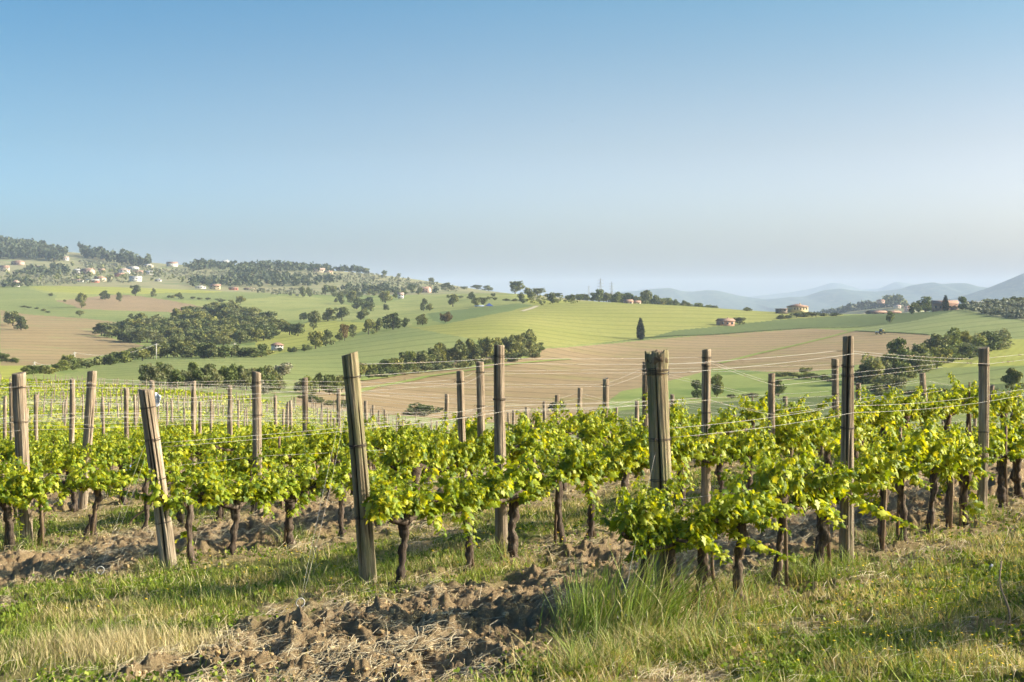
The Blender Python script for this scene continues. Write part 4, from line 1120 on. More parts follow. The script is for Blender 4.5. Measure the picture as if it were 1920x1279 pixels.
for (a, b_, h, w_), l in zip(sk, lab): tree(a, b_, h, w_, 'oak' if a % 2 else 'tall', l, None, 1180 + (a % 7) * 22)
along([(1085,560),(1140,570),(1200,573),(1260,577),(1345,584)], 26, [12, 18, 20, 16, 11], 20, ['oak', 'oak', 'tall'], "tree of the continuous dark band behind the barley crest", "band of trees behind the barley crest", 1.5, 1290)
tree(1186,571,13,6.5,'cypress',"small dark cypress beside the crest farmhouse", None, 1060)
tree(1201,637,37,15,'cypress',"lone dark cypress on the boundary of barley and ploughed field")
tree(1401,583,8,17,'shrub',"low dark bush on the right skyline of the barley", None, 1030)
tree(1386,609,14,23,'oak',"leafy bush beside the pink stone hut")
R_ = [(1669,605,20,16,'tall',"lone pale green tree on the bean field's edge"),(1709,589,22,19,'oak',"dark tree left of the brick farmhouse, nearest the roofs"),(1735,583,27,35,'tall',"big pale leafy tree left of the brick farmhouse"),(1722,586,18,16,'oak',"dark bush between the farm's two left trees"),(1773,583,27,12,'cypress',"dark cypress in front of the brick farmhouse"),(1804,581,24,19,'tall',"tree at the right gable of the brick farmhouse"),
 (1852,569,8,10,'oak',"small round tree right of the long shed"),(1884,569,10,14,'tall',"fresh green tree on the olive grove's skyline"),(1899,569,13,16,'tall',"taller fresh green tree on the olive grove's skyline"),(1912,565,11,22,'oak',"dark tree at the end of the olive grove's skyline"),
 (1307,748,34,24,'tall',"airy tree behind the dark-sided post, to its left"),(1344,744,40,26,'tall',"airy tree behind the dark-sided post, to its right"),(1047,778,27,42,'shrub',"round bush in the valley behind small vineyard posts"),(788,780,24,64,'shrub',"broad low bush at the foot of the ploughed slope"),
 (1459,744,32,27,'tall',"valley tree behind a weathered post, by the rough pasture"),(1511,701,13,24,'shrub',"bush at the corner of ploughed soil and dark hedge"),(1405,746,10,30,'shrub',"low scrub on the rough pasture"),(1372,748,9,22,'shrub',"lower scrub left on the rough pasture"),
 (1628,719,60,50,'willow',"tall grey-green tree at the left of the right-hand wood"),(1684,697,60,48,'tall',"tall leafy tree with bright sunlit side in the right-hand wood"),(1655,712,46,36,'tall',"fresh tree filling the gap in the right-hand wood"),(1726,682,40,36,'oak',"rounded darker tree in middle of the right-hand wood"),(1758,672,48,44,'oak',"largest dark tree of the right-hand wood"),(1786,668,50,38,'tall',"tall light tree behind the largest dark one"),(1806,665,47,38,'oak',"dense tree in the right part of the right-hand wood"),(1829,661,38,32,'willow',"grey-green tree in the right part of the right-hand wood"),(1852,655,34,34,'oak',"lower tree near the right end of the right-hand wood"),(1880,645,30,30,'willow',"purplish airy tree closing the right-hand wood"),(1740,690,22,40,'shrub',"low thicket at the foot of the right-hand wood"),
 (1899,736,44,42,'oak',"round dark tree by itself at the right border of the valley"),(1672,733,32,44,'willow',"pale airy shrub tree in front of the right-hand wood"),(1640,738,22,30,'shrub',"dark bush beside the pale airy shrub tree")]
for q in R_: tree(*q[:6])
inside([(183,632),(200,622),(250,612),(300,615),(345,598),(420,594),(480,605),(520,625),(500,640),(420,652),(330,654),(271,648),(215,640)], 84, 25, 33, ['oak','oak','oak','oak','willow'], "dark rounded tree crowded into the large wood below the pink ploughed field", "trees of the large wood")
along([(350,600),(420,590),(480,602),(520,618),(548,632)], 14, [24, 20, 26], 34, ['oak'], "dark rounded tree on the upper edge of the large wood", "trees on the wood's upper edge")
along([(46,703),(90,700),(130,695),(200,684),(250,676),(330,670),(420,670),(505,668)], 42, [15, 17, 19, 24, 27, 22, 20], 30, ['oak', 'tall', 'oak', 'shrub', 'oak'], "bushy tree in the long field hedge that runs up to the wood", "trees of the long left hedge", 2)
along([(520,660),(560,660),(588,656)], 5, [9, 11], 14, ['tall', 'shrub'], "light green bush in the hedge beside the house on the wheat slope", "bushes by the slope house")
along([(672,708),(720,704),(780,692),(850,684),(930,674),(1008,664)], 30, [22, 32, 36, 37, 39, 38], 32, ['oak', 'oak', 'tall'], "dense dark tree in the narrow belt between wheat and ploughed field", "trees of the narrow belt", 2)
along([(690,712),(800,698),(960,678),(1012,668)], 16, [14, 12], 26, ['shrub'], "low dark bush at the foot of the narrow tree belt", "bushes under the narrow tree belt", 1)
along([(268,722),(330,726),(400,728),(470,730),(530,735)], 24, [36, 38], 28, ['willow', 'willow', 'tall', 'tall'], "pale willow-like tree in the belt just beyond the vineyard", "pale trees beyond the vineyard", 3)
tree(528,716,34,38,'blossom',"white-blossomed tree beyond the vineyard, larger of two"); tree(488,742,30,26,'blossom',"white-blossomed bush low behind the vineyard posts")
along([(560,738),(600,738),(645,736)], 7, [34, 30], 28, ['tall', 'oak'], "green tree just left behind the mossy leaning post", "trees behind the mossy post", 3)
along([(560,752),(600,757),(660,765)], 6, [14, 12], 24, ['shrub'], "low bush at the lower edge of the vineyard valley", "bushes at the vineyard's foot", 2)
along([(305,558),(360,561),(440,568)], 9, [6, 6], 11, ['shrub'], "tiny bush of the thin field hedge above the pink ploughed field", "bushes of the thin field hedge", .6)
along([(40,575),(70,580),(95,588)], 5, [4, 4], 11, ['shrub'], "tiny bush of the broken hedge across the green slope", "bushes of the broken hedge", .4)
along([(0,680),(20,680),(35,681)], 4, [17, 9], 18, ['tall', 'oak'], "bush at the left border under the brown field", "bushes under the brown field", 1)
along([(1612,720),(1690,712),(1760,688),(1885,650)], 16, [44, 40, 34, 26], 42, ['oak', 'tall', 'willow'], "leafy tree filling the right-hand valley wood", "trees filling the right-hand wood", 3)
along([(1459,705),(1500,709),(1560,716)], 9, [10, 13], 24, ['shrub'], "dark bush of the shaded hedge below the ploughed field", "bushes of the shaded hedge", 1)
along([(1645,742),(1700,739),(1760,737),(1860,736)], 12, [8, 9], 30, ['shrub'], "low bush of the hedge crossing the right-hand valley", "bushes of the valley hedge", .6)
along([(1454,599),(1500,595),(1568,592)], 8, [8, 10, 6], 20, ['shrub'], "bush of the hedge below the yellow villa", "bushes below the yellow villa", .5)
along([(1015,655),(1003,664)], 3, [14, 14], 20, ['tall'], "small tree at the right end of the narrow tree belt", "end trees of the narrow belt")
along([(620,556),(680,556),(760,552)], 11, [9, 9], 16, ['oak'], "small dark tree along the lane to the pink house", "trees of the lane", 3)
along([(860,560),(930,563),(985,566)], 8, [5, 6], 14, ['shrub'], "bush of the hedge behind the blue tent", "bushes behind the blue tent", .5)

# far woods and groves: nobody could count these crowns
def mass(name, polys, label, cat, n, h, w_, mat, D=None, q=26, seed=1, size=1.0):
    rs = np.random.default_rng(seed); Vs = []; Fs = []; o = 0
    areas = []
    for poly in polys:
        P = np.array(poly, float); areas.append(abs(np.sum(P[:, 0] * np.roll(P[:, 1], -1) - P[:, 1] * np.roll(P[:, 0], -1))) / 2)
    tot = sum(areas)
    for poly, ar in zip(polys, areas):
        P = np.array(poly, float); lo, hi = P.min(0), P.max(0)
        k = max(3, int(n * ar / tot)); c = 0
        while c < k:
            a = lo + rs.random(2) * (hi - lo)
            if not in_poly(np.array([a[0]]), np.array([a[1]]), poly)[0]: continue
            c += 1
            if D is None: x, y, z = gp(a[0], a[1], 700)
            else: y = D; x = (a[0] - CX) / F * y; z = (HY - a[1]) / F * y
            H = h / F * y * rs.uniform(.6, 1.3); W = w_ / F * y * rs.uniform(.7, 1.3)
            lob = [(rs.uniform(-.22, .22), rs.uniform(-.22, .22), rs.uniform(.35, .7), rs.uniform(.22, .36)) for _ in range(4)]
            p = crown_points(q, rs, lob, .7) * (W, W, H)
            V, Fc = quads(p + (x, y, z), rs.uniform(.7, 1.4, q) * .15 * (W + H) / 2 * size, rs)
            Vs.append(V); Fs.append(Fc + o); o += len(V)
    link(name, mesh_np(name, np.concatenate(Vs), [np.concatenate(Fs)], [mat]), kind="stuff", label=label, cat=cat)
mass("hilltop_wood", [[(-40,470),(0,462),(60,466),(105,476),(124,484),(118,492),(60,488),(0,486),(-40,490)], [(146,474),(175,480),(230,490),(282,499),(278,503),(220,496),(160,484)]], "dark pine wood on the crest of the far left hill", "wood", 520, 20, 12, M_PINE, None, 26, 1)
mass("hilltop_wood", [[(345,500),(380,494),(430,499),(470,500),(470,508),(400,506),(355,508)], [(470,500),(540,498),(600,503),(650,506),(690,508),(690,512),(600,511),(540,510),(470,512)]], "dark wood along the crest of the middle hill", "wood", 260, 12, 13, M_PINE, None, 26, 2)
mass("hillside_wood", [[(420,525),(440,508),(480,514),(520,518),(570,524),(640,528),(640,534),(560,538),(470,540),(425,540)], [(350,538),(365,524),(420,528),(425,540)], [(0,540),(15,530),(60,528),(56,540)], [(30,515),(60,507),(130,512),(120,519),(60,520)], [(620,548),(700,540),(760,548),(700,556)], [(90,503),(130,505),(128,509),(92,508)]], "dark woods lying across the far hillside among the houses", "wood", 330, 14, 14, M_PINE, None, 26, 3)
mass("olive_grove", [[(150,490),(280,503),(340,512),(340,522),(280,520),(200,510),(150,500)], [(330,508),(430,512),(425,525),(350,524),(320,515)], [(480,515),(600,514),(700,516),(790,530),(860,542),(860,548),(760,545),(660,534),(560,522),(480,522)], [(40,520),(130,514),(260,532),(180,531),(70,538)], [(470,545),(560,543),(620,552),(560,556),(500,554)]], "rows of grey-green olive trees on the far hillside", "grove", 800, 6, 7, M_OLIVE, None, 12, 4, 1.4)
mass("hillside_scrub", [[(0,510),(130,498),(300,512),(420,530),(400,540),(330,530),(200,528),(60,530),(0,530)]], "scattered garden trees among the houses of the far hillside", "trees", 110, 9, 9, M_OAK, None, 22, 5)
mass("hillside_scrub", [[(985,566),(1000,556),(1060,555),(1110,561),(1080,570),(1010,573)]], "garden shrubs below the small crest hill", "shrubs", 60, 6, 8, M_OAK, None, 22, 6)
mass("olive_grove", [[(1795,580),(1812,573),(1860,571),(1920,570),(1980,572),(1980,606),(1920,600),(1866,594),(1815,584)]], "grey-green olive grove on the slope right of the brick farmhouse", "grove", 330, 11, 13, M_OLIVE, None, 40, 7)
mass("skyline_wood", [[(1820,570),(1860,566),(1990,562),(1990,572),(1860,573)]], "blue-green trees on the skyline beyond the olive grove", "wood", 60, 9, 11, M_OAK, 1500, 26, 8)
mass("hill_wood", [[(1490,600),(1537,592),(1580,580),(1625,572),(1660,567),(1690,569),(1705,580),(1720,600)]], "hazy wooded hill below the mountains, between two farms", "wood", 260, 10, 11, M_PINE, 2440, 22, 9)
mass("hill_wood", [[(1655,572),(1668,566),(1690,568),(1702,578)]], "cluster of taller hazy trees on top of the wooded hill", "wood", 22, 16, 15, M_OAK, 2420, 26, 10)

# ------------------------------------------------------------------ houses
WALLS = {k: plain("plaster_" + k, c, .9, .12, .6) for k, c in dict(white=(.66, .62, .56), cream=(.60, .50, .36), pink=(.44, .30, .235), yellow=(.55, .44, .26), brick=(.38, .23, .155), grey=(.42, .40, .37), red=(.44, .16, .11), dark=(.20, .16, .13)).items()}
ROOFS = {k: plain("roof_" + k, c, .9, .25, 1.5) for k, c in dict(tile=(.33, .20, .14), pink=(.42, .29, .225), grey=(.34, .33, .33), brown=(.24, .16, .115), pale=(.48, .45, .42)).items()}
M_PANE = plain("dark_pane", (.035, .04, .045), .3, .2)
def house(px, py, w_, h, wall, roof, label, D=None, kind='gable', depth=.7, yaw=.25, win=3, rows=1, sub=None):
    if D is None: x, y, z = gp(px, py, 60)
    else: y = D; x = (px - CX) / F * D; z = (HY - py) / F * D
    W = w_ / F * y; H = h / F * y; Dp = W * depth
    rh = H * .32; wh = H - rh
    o = link("house", None, None, (x, y + Dp * .3, z), yaw, None, label, "house")
    mb = MB(); mb.box((0, 0, wh / 2 - .5), (W, Dp, wh + 1.0))
    if kind == 'gable':
        mb.add([(-W/2, -Dp/2, wh), (-W/2, Dp/2, wh), (-W/2, 0, H - .05), (W/2, -Dp/2, wh), (W/2, Dp/2, wh), (W/2, 0, H - .05)], [[(0, 2, 1), (3, 4, 5)]])
    link("wall", mb.mesh("wall", [WALLS[wall]]), o)
    rb = MB(); e = .06 * W * .5 + .25; t = .22
    if kind == 'gable':
        for sg in (-1, 1):
            P = [(-W/2-e, sg*(Dp/2+e), wh-.12), (W/2+e, sg*(Dp/2+e), wh-.12), (W/2+e, 0, H), (-W/2-e, 0, H)]
            V = P + [(a, b, c + t) for a, b, c in P]
            rb.add(V, [[(0, 1, 2, 3), (4, 7, 6, 5), (0, 4, 5, 1), (1, 5, 6, 2), (2, 6, 7, 3), (3, 7, 4, 0)]])
    elif kind == 'hip':
        r_ = max(.1, (W - Dp) / 2)
        b = [(-W/2-e, -Dp/2-e, wh), (W/2+e, -Dp/2-e, wh), (W/2+e, Dp/2+e, wh), (-W/2-e, Dp/2+e, wh), (-r_, 0, H), (r_, 0, H)]
        rb.add(b + [(a, bb, c - .2) for a, bb, c in b[:4]], [[(0, 1, 5, 4), (2, 3, 4, 5)], [(1, 2, 5), (3, 0, 4)], [(6, 7, 1, 0), (7, 8, 2, 1), (8, 9, 3, 2), (9, 6, 0, 3), (9, 8, 7, 6)]])
    else:
        rb.box((0, 0, wh + .2), (W + 2 * e, Dp + 2 * e, .4))
    rf = link("roof", rb.mesh("roof", [ROOFS[roof]]), o)
    if W > 8 and kind != 'flat':
        cb = MB(); cb.box((W * .2, Dp * .1, H), (.7, .7, 1.6)); link("chimney", cb.mesh("chimney", [WALLS[wall]]), rf)
    for r_ in range(rows):
        for i in range(win):
            wb = MB(); wx = -W / 2 + W * (i + .5 + (.12 if r_ else 0)) / win; wz = wh * (r_ + .55) / rows
            wb.box((wx, -Dp / 2 - .03, wz), (min(1.3, W / win * .4), .12, min(1.5, wh / rows * .5)))
            link("window", wb.mesh("window", [M_PANE]), o)
    return o
H_ = [
 (8,509,16,11,'cream','tile',"cream house at the far left edge of the hill village"),(32,497,20,9,'pink','tile',"pinkish house among trees below the left hilltop wood"),(121,489,13,8,'white','pink',"white house just under the right end of the hilltop wood"),
 (73,505,15,6,'cream','brown',"low cream house with brown roof among village trees"),(144,512,17,8,'grey','pale',"house with pale metal roof in the middle of the village"),(163,514,22,11,'pink','brown',"large pink-brown block in the middle of the village"),
 (190,512,11,8,'cream','tile',"narrow cream house right of the large pink-brown block"),(231,513,20,10,'white','pink',"white house with pink roof on the village's right part"),(223,519,18,7,'red','tile',"reddish low barn below the white pink-roofed house"),
 (249,507,17,7,'white','pale',"white house with pale roof behind the white pink-roofed one"),(277,502,17,7,'cream','pale',"pale house highest on the village's right side"),(258,513,16,6,'pink','tile',"low pink house right of the reddish barn"),(278,515,16,7,'grey','grey',"blue-grey shed at the village's right end"),
 (186,528,19,10,'cream','tile',"cream house behind the red-and-white shed"),(173,530,22,6,'red','pale',"red-walled long shed with pale roof on the yellow field's edge"),(253,528,20,10,'white','pale',"bright white house low at the village's right"),(29,538,13,13,'white','pink',"tall white house with pink roof on the field's left crest"),
 (145,529,17,5,'pale' if False else 'grey','brown',"low round-roofed shed on the yellow field's edge"),(402,543,20,10,'yellow','tile',"orange-yellow house low on the right of the village hill"),(375,541,17,5,'white','pale',"long low white building left of the orange-yellow house"),
 (437,544,16,5,'red','tile',"low reddish house right of the orange-yellow house"),(467,544,18,4,'cream','brown',"low farm shed half hidden in the meadow rim"),(296,528,12,5,'white','grey',"small white cottage alone under the olive terraces"),(322,500,18,9,'white','tile',"white house with tile roof on the hill's saddle"),
 (380,496,22,8,'pink','tile',"long pink villa on the middle hill's crest"),(422,498,17,11,'white','pale',"tall white block on the middle hill's crest"),(597,511,22,8,'cream','pink',"long cream farm on the right slope of the middle hill"),(615,514,14,6,'yellow','tile',"small yellow house below the long cream farm"),(638,507,12,7,'cream','pink',"pale house on the crest beside the dark skyline tree"),
 (796,549,21,11,'pink','tile',"pink house with red roof at the tail of the far hill"),(751,560,11,11,'white','pink',"small tall white house with pink roof in the meadow"),(519,657,19,15,'white','tile',"white house with tiled roof half hidden in the hedge on the wheat slope"),
]
for i, q in enumerate(H_): house(*q[:7], None, 'hip' if i % 3 == 1 else 'gable', .7, [.3, -.35, .15, .5][i % 4], 3 if q[2] > 12 else 2, 2 if q[3] >= 10 else 1)
house(1178,573,16,11,'pink','tile',"left half of the pink farmhouse on the barley crest", 1040, 'gable', .7, .2, 2)
house(1193,573,15,9,'cream','tile',"lower right half of the farmhouse on the barley crest", 1048, 'gable', .7, .2, 2)
house(1361,611,29,13,'brick','tile',"pink stone hut with red tile roof at the barley's lower edge", None, 'gable', .6, .35, 3)  # shade of the hut front put into its darker wall colour
house(1497,584,31,14,'yellow','tile',"yellow villa with hipped red roof on the right skyline", 1020, 'hip', .8, .3, 5)
house(1466,585,18,8,'dark','brown',"dark outbuilding at the left of the yellow villa", 1015, 'flat', .8, .2, 2)
house(1773,583,44,19,'brick','tile',"long brick farmhouse with red roof behind a cypress", 945, 'gable', .45, -.12, 5)
house(1791,586,11,13,'brick','tile',"projecting brick gable at right of the long farmhouse", 925, 'gable', 1.3, 1.2, 1)
house(1832,575,34,9,'grey','grey',"long low grey shed right of the brick farmhouse", 1010, 'gable', .4, .05, 4)
house(1645,592,34,9,'dark','tile',"low barn with wide tile roof just behind the bean field", 1080, 'gable', .6, .3, 2)
house(1674,592,28,9,'brick','tile',"second low barn, brick walled, behind the bean field", 1100, 'gable', .6, .3, 2)
house(1652,568,12,6,'pink','tile',"tiny hazy house on top of the wooded hill", 2400, 'gable', .7, .3, 2)
house(1701,583,8,9,'pink','tile',"tall narrow hazy house at the wooded hill's right flank", 2380, 'gable', .8, .3, 1)
house(1683,578,11,6,'cream','pink',"pale hazy house on the wooded hill's right slope", 2380, 'gable', .8, .3, 2)

# ------------------------------------------------------------------ blue tent, tractor, pylons, power line, birds, farm track
def tent():
    x, y, z = gp(917, 575, 200); s = y / F
    o = link("tent", None, None, (x, y, z), 0, None, "dark blue peaked tent with pale edges at the meadow's lower rim", "tent")
    mb = MB(); w_, h = 16 * s / 2, 7 * s
    mb.add([(-w_, -w_, .4), (w_, -w_, .4), (w_, w_, .4), (-w_, w_, .4), (0, 0, h)], [[(0, 1, 4), (1, 2, 4), (2, 3, 4), (3, 0, 4)]])
    link("canopy", mb.mesh("canopy", [plain("tent_blue", (.04, .07, .22), .7)]), o)
    for sx in (-1, 1):
        for sy in (-1, 1):
            p = MB(); p.tube([(sx * w_ * .97, sy * w_ * .97, -.5), (sx * w_ * .97, sy * w_ * .97, .6)], .08, 6); link("leg", p.mesh("leg", [M_WIRE]), o)
    b = MB(); b.box((-w_ - 4, 0, .5), (7, 3, 1.0)); link("side_cover", b.mesh("side_cover", [plain("tarp_pale", (.50, .56, .66), .7)]), o)
tent()
def tractor():
    x, y, z = gp(1649, 627, 200); s = 1.0
    o = link("tractor", None, None, (x, y, z), 2.9, None, "small pale tractor working on the ploughed field near its upper edge", "tractor")
    wm = plain("tractor_white", (.62, .64, .66), .5); yb = plain("tractor_yellow", (.6, .42, .08), .5); bk = plain("tractor_tyre", (.03, .03, .03), .9); gl = plain("tractor_glass", (.06, .09, .11), .2)
    b = MB(); b.box((1.1, 0, 1.25), (2.0, .9, .8)); b.box((-.4, 0, .95), (2.2, .8, .6)); link("body", b.mesh("body", [wm]), o)
    b = MB(); b.box((-.6, 0, 2.15), (1.4, 1.4, 1.2)); cab = link("cab", b.mesh("cab", [gl]), o)
    b = MB(); b.box((-.6, 0, 2.83), (1.6, 1.6, .16)); link("cab_roof", b.mesh("cab_roof", [wm]), cab)
    for (wx, r, wd) in ((-.7, .95, .5), (1.5, .6, .35)):
        for sy in (-1, 1):
            m = MB(); a = np.linspace(0, 1, 2); m.tube([(wx, sy * .95 - wd / 2, r), (wx, sy * .95 + wd / 2, r)], r, 20); wl = link("wheel", m.mesh("wheel", [bk]), o)
            m = MB(); m.tube([(wx, sy * .95 + sy * (wd / 2) - .03, r), (wx, sy * .95 + sy * (wd / 2) + .03, r)], r * .5, 14); link("rim", m.mesh("rim", [yb]), wl)
    b = MB(); b.box((-2.6, 0, .75), (1.0, 2.8, .5)); b.box((-1.9, 0, .9), (.8, .15, .15)); link("harrow", b.mesh("harrow", [bk]), o)
    b = MB(); b.box((-1.9, 0, 2.0), (1.0, 1.2, .9)); link("tank", b.mesh("tank", [yb]), o)
tractor()
def pylon(px, ytop, label, D, ybase=570):
    x = (px - CX) / F * D; zb = (HY - ybase) / F * D; zt = (HY - ytop) / F * D; H = zt - zb
    m = MB(); r = .22
    for sx in (-1, 1):
        for sy in (-1, 1): m.tube([(sx * H * .085, sy * H * .085, 0), (sx * H * .028, sy * H * .028, H * .6), (0, 0, H)], r, 4)
    k = 7
    for i in range(k):
        z0, z1 = H * .6 * i / k, H * .6 * (i + 1) / k; a0, a1 = H * (.085 - .057 * i / k), H * (.085 - .057 * (i + 1) / k)
        for sy in (-1, 1):
            m.tube([(-a0, sy * a0, z0), (a1, sy * a1, z1)], r * .7, 4); m.tube([(a0, sy * a0, z0), (-a1, sy * a1, z1)], r * .7, 4)
    for f in (.66, .78, .90): m.tube([(-H * .13, 0, H * f), (0, 0, H * (f + .03)), (H * .13, 0, H * f)], r * .8, 4)
    link("pylon", m.mesh("pylon", [plain("pylon_steel", (.28, .29, .30), .5)]), None, (x, D, zb), .4, None, label, "pylon", "lattice pylons")
pylon(1126, 521, "taller lattice pylon on the skyline, left of the pair", 1900); pylon(1147, 528, "shorter lattice pylon on the skyline, right of the pair", 2150); pylon(1104, 535, "faintest thin pylon far left of the lattice pair", 3000)
M_POLE = plain("utility_pole_concrete", (.50, .46, .40), .8)
pp = []
for (px, ytop, D, l) in [(20, 700, 410, "leftmost utility pole near the yellow meadow"), (65, 678, 430, "utility pole at the foot of the brown field"), (140, 660, 470, "utility pole against the brown ploughed field"), (293, 644, 520, "tallest utility pole in front of the large wood"), (372, 642, 600, "utility pole right of the tallest one, against the wood"), (440, 643, 680, "thin utility pole against the wood's lower right"), (491, 645, 740, "last utility pole before the white slope house")]:
    x = (px - CX) / F * D; zt = (HY - ytop) / F * D; zb = float(Z0(x, D)); m = MB()
    m.tube([(0, 0, -.5), (0, 0, zt - zb)], [.20, .14], 8); m.box((0, 0, zt - zb - .35), (1.3, .12, .12))
    link("utility_pole", m.mesh("utility_pole", [M_POLE]), None, (x, D, zb), .2, None, l, "pole", "utility poles"); pp.append((x, D, zt - .2))
for i in range(len(pp) - 1):
    a, b_ = np.array(pp[i]), np.array(pp[i + 1]); w_ = np.linspace(0, 1, 14)[:, None]
    m = MB(); m.tube(a + (b_ - a) * w_ + np.array((0, 0, -2.2)) * 4 * w_ * (1 - w_), .05, 4)
    link("power_cable", m.mesh("power_cable", [M_WIRE]), None, None, None, None, f"{ORD[i]} sagging span of pale cable between the utility poles, from the left", "cable", "power cables")
def bird(px, py, D, label):
    x, z = (px - CX) / F * D, (HY - py) / F * D; m = MB()
    m.tube([(-.16, 0, 0), (-.08, 0, .01), (.05, 0, .01), (.14, 0, 0), (.2, 0, -.005)], [.012, .035, .045, .03, .008], 8)
    for s in (-1, 1): m.add([(.08, 0, .02), (-.06, 0, .02), (-.04, s * .2, .10), (-.10, s * .38, .06), (.05, s * .2, .11)], [[(0, 4, 2, 1)], [(4, 3, 2)]])
    m.add([(-.14, -.02, 0), (-.14, .02, 0), (-.26, .05, 0), (-.26, -.05, 0)], [[(0, 1, 2, 3)]])
    link("bird", m.mesh("bird", [plain("bird_dark", (.05, .05, .055), .8)]), None, (x, D, z), .8, None, label, "bird", "birds in the sky")
bird(1791, 448, 330, "dark bird in the pale sky above the farm, the clearer one"); bird(1780, 462, 420, "fainter bird just below the clearer one"); bird(1000, 170, 380, "tiny lone bird high in the middle of the sky"); bird(1073, 227, 420, "tiny lone bird lower right in the middle of the sky")
def ribbon(name, pts, wid, mat, label, D0=None):
    P = []
    for (a, b_) in pts: P.append(gp(a, b_, 150))
    P = np.array(P); L = np.r_[0, np.cumsum(np.linalg.norm(np.diff(P, axis=0), axis=1))]; k = 60; d = np.linspace(0, L[-1], k)
    X = np.interp(d, L, P[:, 0]); Y = np.interp(d, L, P[:, 1]); T = np.stack([np.gradient(X), np.gradient(Y)], 1); T /= np.linalg.norm(T, axis=1)[:, None]
    A = np.stack([X - T[:, 1] * wid, Y + T[:, 0] * wid], 1); B = np.stack([X + T[:, 1] * wid, Y - T[:, 0] * wid], 1)
    V = np.concatenate([np.c_[A, Z0(A[:, 0], A[:, 1]) + .25], np.c_[B, Z0(B[:, 0], B[:, 1]) + .25]]); i = np.arange(k - 1)
    link(name, mesh_np(name, V, [np.stack([i, i + k, i + k + 1, i + 1], 1)], [mat], True), kind="structure")
M_TRACK = field_mat("farm_track_dust", (.42, .36, .26), (.50, .43, .32))
M_STRIP = field_mat("grass_strip", (.20, .24, .06), (.27, .29, .08))
M_DARKSTRIP = field_mat("ditch_weeds", (.055, .075, .025), (.085, .11, .035))
ribbon("track", [(979,584),(996,579),(1008,574)], 1.6, M_TRACK, "")
ribbon("grass_margin", [(1350,682),(1420,664),(1500,646),(1580,626),(1600,621)], 1.6, M_STRIP, "")
ribbon("grass_margin", [(672,714),(760,700),(880,690),(1000,668)], 1.8, M_STRIP, "")
ribbon("grass_margin", [(640,742),(700,727),(800,707),(900,692),(1070,674)], 1.2, M_STRIP, "")
ribbon("ditch", [(1205,634),(1263,630),(1340,628),(1440,620),(1524,615),(1625,613)], 1.5, M_DARKSTRIP, "")
ribbon("ditch", [(1600,621),(1649,623),(1743,628)], 1.2, M_DARKSTRIP, "")
# ------------------------------------------------------------------ grass, straw, clods, flowers
def scatter(n, d0, d1, u0=-.50, u1=.50, seed=1, power=1.0):
    rs = np.random.default_rng(seed)
    D = np.exp(rs.uniform(math.log(d0), math.log(d1), n)); u = rs.uniform(u0, u1, n)
    return u * D, D, rs
def circ(x, y, cx_, cy_, r): return np.exp(-(((x - cx_) ** 2 + (y - cy_) ** 2) / r ** 2))
def pxg(px, py): q = gp(px, py); return q[0], q[1]

def blades(name, x, y, h, lean, az, wid, col, label, mat, droop=.35):
    n = len(x); z = Z(x, y) - .012
    dx, dy = np.cos(az), np.sin(az)                     # lean direction
    wx, wy = np.cos(az + rng.uniform(.6, 2.5, n)), np.sin(az + rng.uniform(.6, 2.5, n))
    P = []
    for f, wf in ((0, 1.0), (.5, .85), (1.0, .12)):
        off = lean * f * (1 + droop * f); hh = h * f * (1 - droop * .35 * f * np.clip(lean / (h + 1e-6), 0, 1))
        c = np.stack([x + dx * off, y + dy * off, z + hh], 1)
        s = np.stack([wx * wid * wf, wy * wid * wf, np.zeros(n)], 1) / 2
        P += [c - s, c + s]
    V = np.stack(P, 1).reshape(-1, 3); b = np.arange(n)[:, None] * 6
    q = np.concatenate([b + np.array([[0, 1, 3, 2]]), b + np.array([[2, 3, 5, 4]])])
    C = np.repeat(np.concatenate([col, np.ones((n, 1))], 1), 6, 0)
    link(name, mesh_np(name, V, [q], [mat], False, {"col": ('FLOAT_COLOR', C)}), kind="stuff", label=label, cat="grass")
M_GRASS = leafy("grass_blades", None, .30, True, (1.25, 1.2, .6), .6, .2)
M_STRAW = leafy("straw_blades", None, .15, True, (1.1, 1.05, .9), .7, .25)
def mixcol(n, rs, pal, wgt):
    pal = np.array(pal); i = rs.choice(len(pal), n, p=np.array(wgt) / sum(wgt)); j = rs.choice(len(pal), n, p=np.array(wgt) / sum(wgt)); t = rs.random(n)[:, None] * .5
    return pal[i] * (1 - t) + pal[j] * t
GREEN = [(.14, .21, .020), (.22, .29, .026), (.33, .38, .05), (.07, .115, .018), (.42, .41, .09)]
DRY = [(.56, .45, .22), (.50, .38, .17), (.68, .56, .30), (.42, .36, .13)]

# 1 general turf
x, y, rs = scatter(640000, 7.0, 42.0, seed=21)
m = soil_mask(x, y)
clump = fbm2(x * 1.7, y * 1.7, 91, 4); patch = fbm2(x * .55 + 7, y * .55, 93, 3)
dens = (1 - m) ** 1.5 * sstep(.36, .62, clump + .10) + .03
keep = rs.random(len(x)) < dens * np.where(y < 22, 1, .75)
x, y, clump, patch, m = x[keep], y[keep], clump[keep], patch[keep], m[keep]; n = len(x)
dryp = np.clip(sstep(.42, .62, fbm2(x * 2.4 + 30, y * 2.4, 95, 4)) * .80 + .08 + .4 * m, 0, 1)
isdry = rs.random(n) < dryp
col = np.where(isdry[:, None], mixcol(n, rs, DRY, [3, 3, 2, 2]), mixcol(n, rs, GREEN, [3, 4, 3, 2, 1.5]))
h = rs.uniform(.016, .062, n) * (.6 + 1.1 * clump) * np.where(rs.random(n) < .06, 2.0, 1) * (1 - .45 * m)
